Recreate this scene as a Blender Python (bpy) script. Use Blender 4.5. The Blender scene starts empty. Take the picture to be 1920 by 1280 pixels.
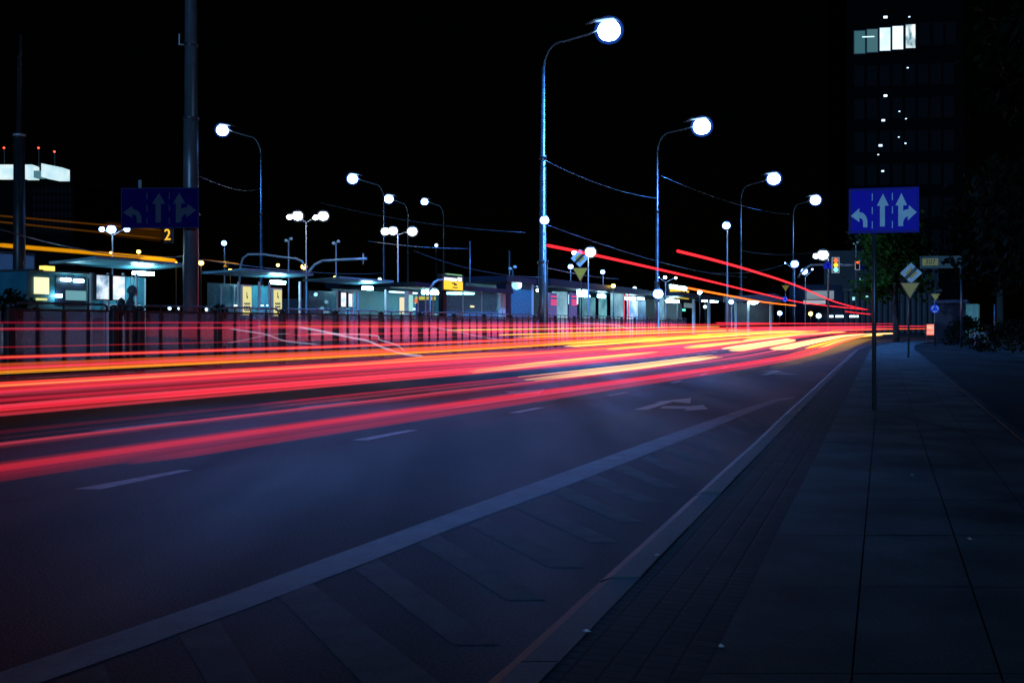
import bpy, math, random
from mathutils import Vector, Matrix
random.seed(7)
C = bpy.context.scene.collection
F, HZ, H = 1867.0, 608.0, 1.1            # focal length in photo pixels, horizon row, eye height
SL = 0.43                                # heading of the railing and tram platform (dX/dY)
CO = 1 / math.hypot(1, SL)
RA = -math.atan(SL)
FC, PC, TC = 18.6, 22.5, 25.4            # railing, platform and tram lines: X = SL*Y - c
PLZ = 0.3                                # platform height

def P(px, py, Y): return Vector(((px - 960) * Y / F, Y, H - (py - HZ) * Y / F))
def G(px, py, z=0.0):
    Y = F * (H - z) / (py - HZ)
    return Vector(((px - 960) * Y / F, Y, z))
def YL(px, c): return c / (SL - (px - 960) / F)
def ZZ(py, Y): return H - (py - HZ) * Y / F

# ------------------------------------------------------------------ materials
_m = {}
def nodes(m):
    m.use_nodes = True
    return m.node_tree.nodes, m.node_tree.links
def pm(name, col, rough=0.5, metal=0.0, var=0.25, scale=6.0, bump=0.15, bscale=60.0, rvar=0.1, spec=0.5, fine=0.0):
    """procedural principled: noise mottled colour, noise bump, uneven gloss"""
    if name in _m: return _m[name]
    m = bpy.data.materials.new(name); N, L = nodes(m); b = N['Principled BSDF']
    tc = N.new('ShaderNodeTexCoord')
    n1 = N.new('ShaderNodeTexNoise'); n1.inputs['Scale'].default_value = scale; n1.inputs['Detail'].default_value = 6
    L.new(tc.outputs['Object'], n1.inputs['Vector'])
    r = N.new('ShaderNodeValToRGB')
    r.color_ramp.elements[0].position = .3; r.color_ramp.elements[1].position = .7
    r.color_ramp.elements[0].color = (*[c * (1 - var) for c in col], 1)
    r.color_ramp.elements[1].color = (*[min(1, c * (1 + var)) for c in col], 1)
    L.new(n1.outputs['Fac'], r.inputs['Fac'])
    out = r.outputs['Color']
    n2 = N.new('ShaderNodeTexNoise'); n2.inputs['Scale'].default_value = bscale; n2.inputs['Detail'].default_value = 4
    L.new(tc.outputs['Object'], n2.inputs['Vector'])
    if fine > 0:
        mx = N.new('ShaderNodeMix'); mx.data_type = 'RGBA'; mx.blend_type = 'OVERLAY'; mx.inputs[0].default_value = fine
        L.new(out, mx.inputs[6]); L.new(n2.outputs['Fac'], mx.inputs[7]); out = mx.outputs[2]
    L.new(out, b.inputs['Base Color'])
    mr = N.new('ShaderNodeMapRange'); mr.inputs[3].default_value = max(.02, rough - rvar); mr.inputs[4].default_value = min(1, rough + rvar)
    L.new(n1.outputs['Fac'], mr.inputs[0]); L.new(mr.outputs[0], b.inputs['Roughness'])
    b.inputs['Metallic'].default_value = metal
    b.inputs['Specular IOR Level'].default_value = spec
    if bump > 0:
        bp = N.new('ShaderNodeBump'); bp.inputs['Strength'].default_value = bump; bp.inputs['Distance'].default_value = .01
        L.new(n2.outputs['Fac'], bp.inputs['Height']); L.new(bp.outputs[0], b.inputs['Normal'])
    _m[name] = m; return m
def em(name, col, s):
    if name in _m: return _m[name]
    m = bpy.data.materials.new(name); N, L = nodes(m); b = N['Principled BSDF']
    b.inputs['Base Color'].default_value = (.02, .02, .02, 1)
    b.inputs['Emission Color'].default_value = (*col, 1); b.inputs['Emission Strength'].default_value = s
    _m[name] = m; return m
def emv(name, cols, s, scale=(1, 1, 1)):
    """lit printed panel: emission varied by a noise pattern (blurred print)"""
    if name in _m: return _m[name]
    m = bpy.data.materials.new(name); N, L = nodes(m); b = N['Principled BSDF']
    tc = N.new('ShaderNodeTexCoord'); mp = N.new('ShaderNodeMapping'); mp.inputs['Scale'].default_value = scale
    n = N.new('ShaderNodeTexNoise'); n.inputs['Scale'].default_value = 1.0; n.inputs['Detail'].default_value = 2
    r = N.new('ShaderNodeValToRGB'); r.color_ramp.elements[0].position = .35; r.color_ramp.elements[1].position = .65
    r.color_ramp.elements[0].color = (*cols[0], 1); r.color_ramp.elements[1].color = (*cols[1], 1)
    L.new(tc.outputs['Object'], mp.inputs[0]); L.new(mp.outputs[0], n.inputs['Vector']); L.new(n.outputs['Fac'], r.inputs['Fac'])
    L.new(r.outputs[0], b.inputs['Emission Color']); b.inputs['Emission Strength'].default_value = s
    b.inputs['Base Color'].default_value = (.05, .05, .05, 1)
    _m[name] = m; return m
def glass(name, col, trans=.6, rough=.12):
    if name in _m: return _m[name]
    m = bpy.data.materials.new(name); N, L = nodes(m); N.remove(N['Principled BSDF'])
    o = N['Material Output']; t = N.new('ShaderNodeBsdfTransparent'); t.inputs[0].default_value = (*[.5 + .5 * c for c in col], 1)
    p = N.new('ShaderNodeBsdfPrincipled'); p.inputs['Base Color'].default_value = (*col, 1); p.inputs['Roughness'].default_value = rough
    n = N.new('ShaderNodeTexNoise'); n.inputs['Scale'].default_value = 9; tc = N.new('ShaderNodeTexCoord'); L.new(tc.outputs['Object'], n.inputs['Vector'])
    mr = N.new('ShaderNodeMapRange'); mr.inputs[3].default_value = rough * .6; mr.inputs[4].default_value = rough * 1.5
    L.new(n.outputs['Fac'], mr.inputs[0]); L.new(mr.outputs[0], p.inputs['Roughness'])
    x = N.new('ShaderNodeMixShader'); x.inputs[0].default_value = 1 - trans
    L.new(t.outputs[0], x.inputs[1]); L.new(p.outputs[0], x.inputs[2]); L.new(x.outputs[0], o.inputs['Surface'])
    _m[name] = m; return m
def glow(name, col, dens, ab=.4):
    """soft-edged luminous air: emission with matching absorption, so it never gets brighter than its own colour"""
    if name in _m: return _m[name]
    m = bpy.data.materials.new(name); N, L = nodes(m); N.remove(N['Principled BSDF'])
    e = N.new('ShaderNodeEmission'); e.inputs[0].default_value = (*col, 1); e.inputs[1].default_value = dens
    a = N.new('ShaderNodeVolumeAbsorption'); a.inputs[0].default_value = (0, 0, 0, 1); a.inputs[1].default_value = dens * ab
    x = N.new('ShaderNodeAddShader'); L.new(e.outputs[0], x.inputs[0]); L.new(a.outputs[0], x.inputs[1])
    L.new((x if ab > 0 else e).outputs[0], N['Material Output'].inputs['Volume'])
    _m[name] = m; return m

DARK = pm('dark_painted_metal', (.022, .024, .03), .42, .3, .3, 3, .08)
POLE = pm('galvanised_pole', (.10, .11, .125), .38, .7, .25, 4, .08)
POLEW = pm('pale_pole', (.35, .37, .4), .42, .3, .2, 4, .08)
BLACKP = pm('black_plastic', (.012, .012, .014), .5, 0, .3, 5, .05)
TEALW = pm('teal_panel', (.015, .13, .18), .5, 0, .25, 2, .05)
NAVY = pm('navy_facade', (.006, .012, .03), .5, 0, .4, .6, .05, spec=.2)
DBLD = pm('dark_facade', (.0012, .0014, .002), .85, 0, .4, .4, .0, spec=.05)
CONC = pm('dark_concrete', (.03, .032, .036), .8, 0, .35, 1.2, .2)
WHITEF = pm('white_frame', (.55, .6, .62), .4, 0, .12, 4, .03)
SGLASS = glass('shelter_glass', (.10, .42, .52), .5, .25)
PGLASS = glass('railing_panel_glass', (.55, .50, .66), .68, .2)
LBLUE = em('cool_lamp_light', (.40, .68, 1.0), 16)
LBLUE2 = em('blue_lamp_light', (.25, .50, 1.0), 12)
LWARM = em('white_lamp_light', (.95, .97, .92), 14)
LAMB = em('amber_lamp_light', (1.0, .62, .10), 12)
TUBE = em('tube_light', (.42, .88, 1.0), 40)
TUBES = em('dim_tube_light', (.55, .85, 1.0), 3.0)
SBLUE = pm('sign_blue', (.012, .002, .58), .5, 0, .15, 3, 0, spec=.1)
SBLUED = pm('sign_blue_dark', (.004, .001, .07), .7, 0, .2, 3, 0, spec=.02)  # darker copy of the sign blue for the left sign
SWHITE = pm('sign_white', (.66, .82, .92), .5, 0, .12, 5, 0, spec=.1)
SGREYD = pm('sign_white_dark', (.05, .06, .09), .7, 0, .15, 5, 0, spec=.02)  # darker copy of the sign white
SYEL = pm('sign_yellow', (.80, .44, .01), .45, 0, .12, 5, 0)
SBACK = pm('sign_back_grey', (.10, .11, .12), .45, .5, .2, 5, .03)

# ------------------------------------------------------------------ mesh helpers
class MB:
    def __init__(s): s.v = []; s.f = []
    def add(s, vs, fs):
        k = len(s.v); s.v += [tuple(v) for v in vs]; s.f += [tuple(i + k for i in f) for f in fs]
        return s
    def box(s, x0, y0, z0, x1, y1, z1):
        vs = [(x, y, z) for x in (x0, x1) for y in (y0, y1) for z in (z0, z1)]
        return s.add(vs, [(0, 1, 3, 2), (4, 6, 7, 5), (0, 4, 5, 1), (2, 3, 7, 6), (0, 2, 6, 4), (1, 5, 7, 3)])
    def tube(s, pts, r, n=10, sq=None):
        """sweep; r = number or list; sq = (half width, half height) for an elliptical cross section"""
        pts = [Vector(p) for p in pts]; m = len(pts); rings = []
        for i, p in enumerate(pts):
            d = (pts[min(i + 1, m - 1)] - pts[max(i - 1, 0)]).normalized()
            up = Vector((0, 0, 1)) if abs(d.z) < .95 else Vector((0, 1, 0))
            a = d.cross(up).normalized(); b = a.cross(d).normalized()
            rr = r[i] if isinstance(r, (list, tuple)) else r
            wx, hy = (sq[0] * rr, sq[1] * rr) if sq else (rr, rr)
            rings.append([p + a * math.cos(2 * math.pi * k / n) * wx + b * math.sin(2 * math.pi * k / n) * hy for k in range(n)])
        vs = [v for R in rings for v in R]; fs = []
        for i in range(m - 1):
            for k in range(n):
                k2 = (k + 1) % n
                fs.append((i * n + k, (i + 1) * n + k, (i + 1) * n + k2, i * n + k2))
        fs.append(tuple(range(n))); fs.append(tuple(reversed([(m - 1) * n + k for k in range(n)])))
        return s.add(vs, fs)
    def ell(s, c, rx, ry, rz, nu=14, nv=9, zmin=-1, zmax=1):
        vs = []; fs = []
        for j in range(nv + 1):
            t = zmin + (zmax - zmin) * j / nv; q = math.sqrt(max(0, 1 - t * t))
            q = max(q, .02)
            for i in range(nu):
                a = 2 * math.pi * i / nu
                vs.append((c[0] + rx * q * math.cos(a), c[1] + ry * q * math.sin(a), c[2] + rz * t))
        for j in range(nv):
            for i in range(nu):
                i2 = (i + 1) % nu
                fs.append((j * nu + i, j * nu + i2, (j + 1) * nu + i2, (j + 1) * nu + i))
        fs.append(tuple(reversed(range(nu)))); fs.append(tuple(nv * nu + i for i in range(nu)))
        return s.add(vs, fs)
    def prism(s, poly, y0, y1):
        """outline in X-Z, from y0 (front) to y1"""
        n = len(poly)
        a = sum(poly[i][0] * poly[(i + 1) % n][1] - poly[(i + 1) % n][0] * poly[i][1] for i in range(n))
        if a < 0: poly = poly[::-1]
        vs = [(x, y0, z) for x, z in poly] + [(x, y1, z) for x, z in poly]
        fs = [tuple(range(n)), tuple(reversed(range(n, 2 * n)))]
        for i in range(n):
            j = (i + 1) % n; fs.append((j, i, n + i, n + j))
        return s.add(vs, fs)
    def flat(s, poly, z):
        n = len(poly)
        a = sum(poly[i][0] * poly[(i + 1) % n][1] - poly[(i + 1) % n][0] * poly[i][1] for i in range(n))
        if a < 0: poly = poly[::-1]
        return s.add([(p[0], p[1], z) for p in poly], [tuple(range(n))])
    def build(s, name, mat, parent=None, smooth=False, bevel=0):
        me = bpy.data.meshes.new(name); me.from_pydata(s.v, [], s.f); me.update()
        me.materials.append(mat)
        if smooth: me.polygons.foreach_set('use_smooth', [True] * len(me.polygons))
        o = bpy.data.objects.new(name, me); C.objects.link(o)
        if parent: o.parent = parent
        if bevel:
            b = o.modifiers.new('bevel', 'BEVEL'); b.width = bevel; b.segments = 2
        return o
def B(*a): return MB().box(*a)
def tag(o, label, cat, group=None, kind=None):
    if label: o['label'] = label
    if cat: o['category'] = cat
    if group: o['group'] = group
    if kind: o['kind'] = kind
    return o
def thing(name, label, cat, loc=(0, 0, 0), rz=0, group=None):
    o = bpy.data.objects.new(name, None); C.objects.link(o); o.empty_display_size = .2
    o.location = loc; o.rotation_euler = (0, 0, rz)
    return tag(o, label, cat, group)
def struct(name, mb, mat): o = mb.build(name, mat); o['kind'] = 'structure'; return o
def dup(root, loc, rz=None, label=None, group=None):
    r = root.copy(); C.objects.link(r); r.location = loc
    if rz is not None: r.rotation_euler = (0, 0, rz)
    if label: r['label'] = label
    if group: r['group'] = group
    for ch in list(root.children):
        c = ch.copy(); C.objects.link(c); c.parent = r
        for g in list(ch.children):
            d = g.copy(); C.objects.link(d); d.parent = c
    return r
def lettering(txt, size, name, mat, parent, loc, rot=(math.pi / 2, 0, 0), ext=.004):
    cu = bpy.data.curves.new('t', 'FONT'); cu.body = txt; cu.size = size; cu.extrude = ext; cu.align_x = 'CENTER'; cu.align_y = 'CENTER'
    t = bpy.data.objects.new('t', cu); C.objects.link(t)
    bpy.context.view_layer.update()
    me = bpy.data.meshes.new_from_object(t.evaluated_get(bpy.context.evaluated_depsgraph_get()))
    bpy.data.objects.remove(t); me.materials.clear(); me.materials.append(mat)
    o = bpy.data.objects.new(name, me); C.objects.link(o); o.location = loc; o.rotation_euler = rot
    if parent: o.parent = parent
    return o

# ------------------------------------------------------------------ camera, sky, fill light
cam = bpy.data.cameras.new('camera'); co = bpy.data.objects.new('camera', cam); C.objects.link(co)
co.location = (0, 0, H); co.rotation_euler = (math.pi / 2, 0, 0)
cam.sensor_width = 36; cam.lens = 36 * F / 1920; cam.shift_y = -(640 - HZ) / 1920; cam.clip_end = 3000; cam.clip_start = .05
sc = bpy.context.scene; sc.camera = co
w = bpy.data.worlds.new('World'); sc.world = w; w.use_nodes = True
N, L = w.node_tree.nodes, w.node_tree.links
sky = N.new('ShaderNodeTexSky'); sky.sky_type = 'NISHITA'; sky.sun_disc = False
MEL, MAZ = math.radians(4), math.radians(188)
sky.sun_elevation = MEL; sky.sun_rotation = MAZ
L.new(sky.outputs[0], N['Background'].inputs[0]); N['Background'].inputs[1].default_value = .00012
sd = bpy.data.lights.new('fill_sun', 'SUN'); so = bpy.data.objects.new('fill_sun', sd); C.objects.link(so)
sd.energy = 1.0; sd.angle = math.radians(.5); sd.color = (.20, .52, 1.0)
dv = Vector((math.sin(MAZ) * math.cos(MEL), math.cos(MAZ) * math.cos(MEL), math.sin(MEL)))   # towards an added blue fill light behind the camera that lifts signs and slabs
so.rotation_euler = dv.to_track_quat('Z', 'Y').to_euler()
sc.view_settings.view_transform = 'Standard'; sc.view_settings.look = 'None'
sc.view_settings.exposure = 0; sc.view_settings.gamma = 1
sc.cycles.max_bounces = 6; sc.cycles.transparent_max_bounces = 256; sc.cycles.volume_bounces = 0
sc.cycles.sample_clamp_indirect = 4

# ------------------------------------------------------------------ ground, road, pavement
PZ = .085
def kc(px, py): g = G(px, py, PZ); return g.x - .373 * g.y
cK0, cK1, cK2 = kc(1280, 940), kc(936, 1280), kc(1009, 1280)
cB, cE = kc(1310, 1280), kc(1920, 830)
bk = [(-6, 0), (40, 0), (48, .25), (56, 1.2), (64, 3.4), (72, 7.5), (80, 14.0), (88, 24.0)]     # kerb swings right at the far end
def kx(c, y):
    e = 0
    for (a, ea), (b, eb) in zip(bk, bk[1:]):
        if a <= y <= b: e = ea + (eb - ea) * (y - a) / (b - a)
    return .373 * y + c + e
ys = [-6, 0, 4, 8, 12, 16, 20, 24, 28, 32, 36, 40, 44, 48, 52, 56, 60, 64, 68, 72, 76, 80, 84, 88]
def strip(c0, c1, z, ys=ys):
    m = MB(); vs = []
    for y in ys: vs += [(kx(c0, y), y, z), (kx(c1, y), y, z)]
    fs = [(2 * i, 2 * i + 1, 2 * i + 3, 2 * i + 2) for i in range(len(ys) - 1)]
    return m.add(vs, fs)
def asphalt(name, base, rough):
    m = bpy.data.materials.new(name); N, L = nodes(m); b = N['Principled BSDF']
    tc = N.new('ShaderNodeTexCoord')
    def noise(s, d=4, st=(1, 1, 1)):
        mp = N.new('ShaderNodeMapping'); mp.inputs['Rotation'].default_value = (0, 0, math.radians(25)); mp.inputs['Scale'].default_value = st
        n = N.new('ShaderNodeTexNoise'); n.inputs['Scale'].default_value = s; n.inputs['Detail'].default_value = d
        L.new(tc.outputs['Object'], mp.inputs[0]); L.new(mp.outputs[0], n.inputs['Vector']); return n
    big = noise(1.0, 5, (.9, .12, 1)); mid = noise(.6, 6); fine = noise(85, 2)
    def mr(n, a, c, lo=.3, hi=.7):
        r = N.new('ShaderNodeMapRange'); r.inputs[1].default_value = lo; r.inputs[2].default_value = hi
        r.inputs[3].default_value = a; r.inputs[4].default_value = c; L.new(n.outputs['Fac'], r.inputs[0]); return r
    def mul(a, c):
        k = N.new('ShaderNodeMath'); k.operation = 'MULTIPLY'; L.new(a.outputs[0], k.inputs[0]); L.new(c.outputs[0], k.inputs[1]); return k
    k = mul(mul(mr(big, .65, 1.35), mr(mid, .75, 1.25)), mr(fine, .30, 1.85, .40, .60))
    mx = N.new('ShaderNodeMix'); mx.data_type = 'RGBA'; mx.blend_type = 'MULTIPLY'; mx.inputs[0].default_value = 1
    mx.inputs[6].default_value = (*base, 1); L.new(k.outputs[0], mx.inputs[7]); L.new(mx.outputs[2], b.inputs['Base Color'])
    L.new(mr(big, rough - .12, rough + .12).outputs[0], b.inputs['Roughness'])
    b.inputs['Specular IOR Level'].default_value = .2
    bp = N.new('ShaderNodeBump'); bp.inputs['Strength'].default_value = .4; bp.inputs['Distance'].default_value = .006
    L.new(fine.outputs['Fac'], bp.inputs['Height']); L.new(bp.outputs[0], b.inputs['Normal'])
    return m
ASPH = asphalt('road_asphalt', (.034, .036, .04), .66)
PATHA = asphalt('path_asphalt', (.018, .018, .02), .75)
PAINT = pm('worn_road_paint', (.34, .35, .36), .6, 0, .3, 9, .3, 80, fine=.5)
PAINT2 = pm('old_hatch_paint', (.13, .13, .13), .7, 0, .5, 5, .3, 80, spec=.2, fine=.6)
LINE = pm('edge_stone_line', (.24, .27, .28), .65, 0, .4, 4, .3, 90, fine=.4)
KERB = pm('kerb_stone', (.085, .09, .10), .6, 0, .35, 3, .35, 70, fine=.5)
SOIL = pm('dark_ground', (.012, .012, .012), .9, 0, .3, .3, .1)

struct('ground', MB().flat([(-900, -40), (900, -40), (900, 1500), (-900, 1500)], -.06), SOIL)
rd = MB(); vs = []
for y in ys: vs += [(SL * y - FC - 1.2, y, 0), (kx(cK0, y), y, 0)]
rd.add(vs, [(2 * i, 2 * i + 1, 2 * i + 3, 2 * i + 2) for i in range(len(ys) - 1)])
rd.add([(SL * 88 - FC - 1.2, 88, 0), (kx(cK0, 88), 88, 0), (110, 120, 0), (110, 170, 0), (24, 170, 0)], [(0, 1, 2, 3, 4)])
struct('road', rd, ASPH)
# kerb: bevelled face + lighter top
kb = MB(); y = -2.0
while y < 86:
    d = 1.0 if y < 44 else 2.0; vs = []
    jit = random.uniform(-.004, .004); jz = random.uniform(-.003, .003)
    for yy in (y + .006, y + d - .006): vs += [(kx(cK0, yy) + jit, yy, -.02), (kx(cK0 + .01, yy) + jit, yy, PZ - .02 + jz), (kx(cK1, yy) + jit, yy, PZ + .002 + jz), (kx(cK2, yy), yy, PZ + .002 + jz), (kx(cK2, yy), yy, PZ - .06)]
    kb.add(vs, [(k, k + 1, k + 6, k + 5) for k in range(4)] + [(0, 4, 3, 2, 1), (5, 6, 7, 8, 9)])
    y += d
struct('kerb', kb, KERB)
# brick paver strip
def brickmat():
    m = bpy.data.materials.new('dark_brick_pavers'); N, L = nodes(m); b = N['Principled BSDF']
    tc = N.new('ShaderNodeTexCoord'); mp = N.new('ShaderNodeMapping')
    mp.inputs['Rotation'].default_value = (0, 0, math.atan(.373) + 0)
    mp.vector_type = 'POINT'
    br = N.new('ShaderNodeTexBrick'); br.offset = 0.0
    br.inputs['Color1'].default_value = (.05, .036, .040, 1); br.inputs['Color2'].default_value = (.085, .060, .066, 1)
    br.inputs['Mortar'].default_value = (.002, .002, .002, 1); br.inputs['Scale'].default_value = 1
    br.inputs['Brick Width'].default_value = .096; br.inputs['Row Height'].default_value = .062
    br.inputs['Mortar Size'].default_value = .007; br.inputs['Mortar Smooth'].default_value = .3
    L.new(tc.outputs['Object'], mp.inputs[0]); L.new(mp.outputs[0], br.inputs['Vector'])
    n = N.new('ShaderNodeTexNoise'); n.inputs['Scale'].default_value = 3; n.inputs['Detail'].default_value = 6; L.new(tc.outputs['Object'], n.inputs['Vector'])
    mr = N.new('ShaderNodeMapRange'); mr.inputs[1].default_value = .3; mr.inputs[2].default_value = .7; mr.inputs[3].default_value = .6; mr.inputs[4].default_value = 1.4; L.new(n.outputs['Fac'], mr.inputs[0])
    mx = N.new('ShaderNodeMix'); mx.data_type = 'RGBA'; mx.blend_type = 'MULTIPLY'; mx.inputs[0].default_value = 1
    L.new(br.outputs['Color'], mx.inputs[6]); L.new(mr.outputs[0], mx.inputs[7]); L.new(mx.outputs[2], b.inputs['Base Color'])
    b.inputs['Roughness'].default_value = .65; b.inputs['Specular IOR Level'].default_value = .15
    bp = N.new('ShaderNodeBump'); bp.inputs['Strength'].default_value = .7; bp.inputs['Distance'].default_value = .006; bp.invert = True
    L.new(br.outputs['Fac'], bp.inputs['Height']); L.new(bp.outputs[0], b.inputs['Normal'])
    return m
ysb = [y for y in ys if y <= 64]
struct('brick_paving', strip(cK2, cB, PZ - .004), brickmat())
# slabs: strips with open joints, crossing joints at intervals
SLAB = pm('pavement_slab', (.13, .145, .15), .7, 0, .6, 1.6, .3, 90, spec=.15, fine=.45)
sl = MB(); nst = 4; wd = (cE - cB) / nst; gap = .006
for k in range(nst):
    y = 1.0
    while y < 60:
        d = .95
        a, b_ = y, y + d - .006
        c0, c1 = cB + k * wd + gap / 2, cB + (k + 1) * wd - gap / 2
        t = random.uniform(-.0015, .0015)
        sl.add([(kx(c0, a), a, PZ + t), (kx(c1, a), a, PZ + t), (kx(c1, b_), b_, PZ + t), (kx(c0, b_), b_, PZ + t)], [(0, 1, 2, 3)])
        y += d
struct('slab_pavement', sl, SLAB)
struct('pavement_bed', strip(cB, cE, PZ - .012), SOIL)
eg = MB(); vs = []
for y in ysb: vs += [(kx(cE, y), y, PZ - .05), (kx(cE, y), y, PZ + .012), (kx(cE + .08, y), y, PZ + .012), (kx(cE + .08, y), y, PZ - .05)]
eg.add(vs, [(4 * i + k, 4 * i + k + 1, 4 * i + k + 5, 4 * i + k + 4) for i in range(len(ysb) - 1) for k in range(3)])
struct('pavement_edging', eg, pm('edging_stone', (.07, .075, .085), .7, 0, .3, 3, .3, 70, spec=.2, fine=.4))
struct('cycle_path', strip(cE + .08, cE + 3.2, PZ - .008, ysb), PATHA)
struct('verge', strip(cE + 3.2, cE + 40, PZ - .03, ysb), SOIL)

# reference lane curve (the dashed line next to the near lane)
DC = [(1.2, -5.75), (4, -4.3), (6.64, -2.95), (10.4, -1.0), (16, 1.85), (21.8, 4.35), (34, 8.95), (51, 15.6), (62, 20.4), (72, 26.5), (80, 33.0), (87, 41)]
def cr(p0, p1, p2, p3, t): return .5 * (2 * p1 + (p2 - p0) * t + (2 * p0 - 5 * p1 + 4 * p2 - p3) * t * t + (3 * p1 - p0 - 3 * p2 + p3) * t ** 3)
LANE = []
_p = [Vector((x, y, 0)) for y, x in DC]; _p = [2 * _p[0] - _p[1]] + _p + [2 * _p[-1] - _p[-2]]
for i in range(1, len(_p) - 2):
    for k in range(8): LANE.append(cr(_p[i - 1], _p[i], _p[i + 1], _p[i + 2], k / 8))
LANE.append(_p[-2])
def lane(o, y0, y1, z):
    out = []
    for i, p in enumerate(LANE):
        d = (LANE[min(i + 1, len(LANE) - 1)] - LANE[max(i - 1, 0)]).normalized()
        q = p + Vector((d.y, -d.x, 0)) * o
        out.append(Vector((q.x, q.y, z)))
    # clip to y range with interpolation
    res = []
    for a, b in zip(out, out[1:]):
        if b.y < y0 or a.y > y1: continue
        if a.y < y0: a = a.lerp(b, (y0 - a.y) / (b.y - a.y))
        if not res: res.append(a)
        if b.y > y1: res.append(a.lerp(b, (y1 - a.y) / (b.y - a.y))); break
        res.append(b)
    return res

# painted markings
def quad(mb, pts, z=.004): mb.flat([(p.x, p.y) for p in pts], z * .4)
for (a, b_, c, d) in [((137, 917), (190, 917), (362, 881), (338, 881)), ((660, 825), (690, 825), (785, 806), (765, 806)),
                      ((952, 774), (972, 774), (1022, 764), (1006, 764)), ((1133, 742), (1146, 742), (1181, 736), (1170, 736)),
                      ((1255, 718), (1264, 718), (1280, 714), (1272, 714)), ((1310, 703), (1318, 703), (1330, 699.5), (1323, 699.5)), ((1352, 690), (1358, 690), (1367, 687.5), (1361, 687.5))]:
    m = MB(); quad(m, [G(*a), G(*b_), G(*c), G(*d)]); struct('lane_marking', m, PAINT)
for o in (-2.9,):        # the next lane line, under the light streams
    y = 7.4
    while y < 40:
        l = lane(o, y, y + 1.0, 0); m = MB()
        quad(m, [p + Vector((-.05, 0, 0)) for p in l] + [p + Vector((.07, 0, 0)) for p in reversed(l)]); struct('lane_marking', m, PAINT)
        y += 2.9
# turn arrow near lane (straight + right), traced on the ground plane
ar = MB()
quad(ar, [G(1188, 768), G(1213, 768), G(1262, 753), G(1240, 753)], .004)
quad(ar, [G(1225, 753.5), G(1262, 752.9), G(1294, 756), G(1296, 746)], .0045)
quad(ar, [G(1236, 765.5), G(1290, 766.5), G(1300, 761.5), G(1245, 761)], .0048)
quad(ar, [G(1283, 770), G(1328, 767), G(1318, 759), G(1296, 761)], .0044)
struct('arrow_marking', ar, PAINT)
ar = MB()
quad(ar, [G(1425, 702.5), G(1440, 702.5), G(1462, 697), G(1450, 697)], .004)
quad(ar, [G(1428, 697), G(1452, 697.6), G(1470, 698), G(1456, 694)], .0045)
quad(ar, [G(1447, 701), G(1480, 701.6), G(1498, 701.5), G(1470, 699.4)], .0048)
struct('arrow_marking', ar, PAINT)
ar = MB()
quad(ar, [G(875, 748), G(895, 748), G(985, 736), G(968, 736)], .004)
quad(ar, [G(945, 734), G(965, 740), G(1012, 738), G(1022, 729)], .0045)
struct('arrow_marking', ar, PAINT)
# broad pale border of the hatched wedge
def poly_px(pts, z): return [(g.x, g.y) for g in (G(px, py, z) for px, py in pts)]
up = [(-120, 1305), (0, 1259), (205, 1190), (415, 1118), (620, 1042), (830, 966), (1000, 905), (1150, 851), (1300, 798), (1400, 764), (1455, 747.5), (1490, 743.5)]
lo = [(-120, 1349), (75, 1279), (265, 1212), (470, 1137), (700, 1049), (860, 985), (1040, 919), (1180, 864), (1320, 809), (1410, 771), (1460, 752), (1490, 745.5)]
def band(mb, A, Bq, z):
    for i in range(len(A) - 1): mb.flat(poly_px([A[i], A[i + 1], Bq[i + 1], Bq[i]], z), z)
m = MB(); band(m, up, lo, .0022); struct('border_line_marking', m, LINE)
m = MB()
for a, b_, c, d in [((105, 1275), (195, 1245), (215, 1300), (130, 1330)), ((335, 1190), (410, 1162), (490, 1290), (395, 1290)), ((523, 1118), (585, 1093), (840, 1290), (690, 1290)),
                    ((665, 1066), (708, 1047), (938, 1208), (850, 1208)), ((785, 1018), (822, 1002), (1026, 1124), (950, 1124)),
                    ((880, 985), (915, 970), (1098, 1063), (1030, 1063)), ((963, 950), (992, 938), (1160, 1016), (1105, 1016)), ((1035, 924), (1060, 912), (1205, 977), (1160, 977)),
                    ((1095, 900), (1118, 890), (1240, 941), (1200, 941)), ((1150, 879), (1170, 870), (1275, 914), (1240, 914)), ((1200, 860), (1217, 852), (1305, 890), (1275, 890)),
                    ((1242, 843), (1257, 836), (1333, 868), (1307, 868)), ((1280, 828), (1293, 821), (1358, 849), (1336, 849)), ((1315, 813), (1327, 807), (1383, 831), (1362, 831)), ((1350, 799), (1360, 794), (1408, 814), (1390, 814)), ((1382, 786), (1391, 782), (1432, 799), (1415, 799))]:
    m.flat(poly_px([a, b_, c, d], .0015), .0015)
struct('hatch_marking', m, PAINT2)
# platform and track bed beyond the railing
pl = MB(); Y0, Y1 = 10, 135
def px_(c, y): return SL * y - c
pl.add([(px_(FC + 1.0, Y0), Y0, 0), (px_(FC + 1.0, Y1), Y1, 0), (px_(FC + 1.0, Y0), Y0, PLZ), (px_(FC + 1.0, Y1), Y1, PLZ), (px_(FC + 18, Y0), Y0, PLZ), (px_(FC + 18, Y1), Y1, PLZ)],
       [(0, 1, 3, 2), (2, 3, 5, 4)])
struct('tram_platform', pl, pm('wet_platform_paving', (.06, .062, .07), .28, 0, .3, 2, .25, 40))

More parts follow.
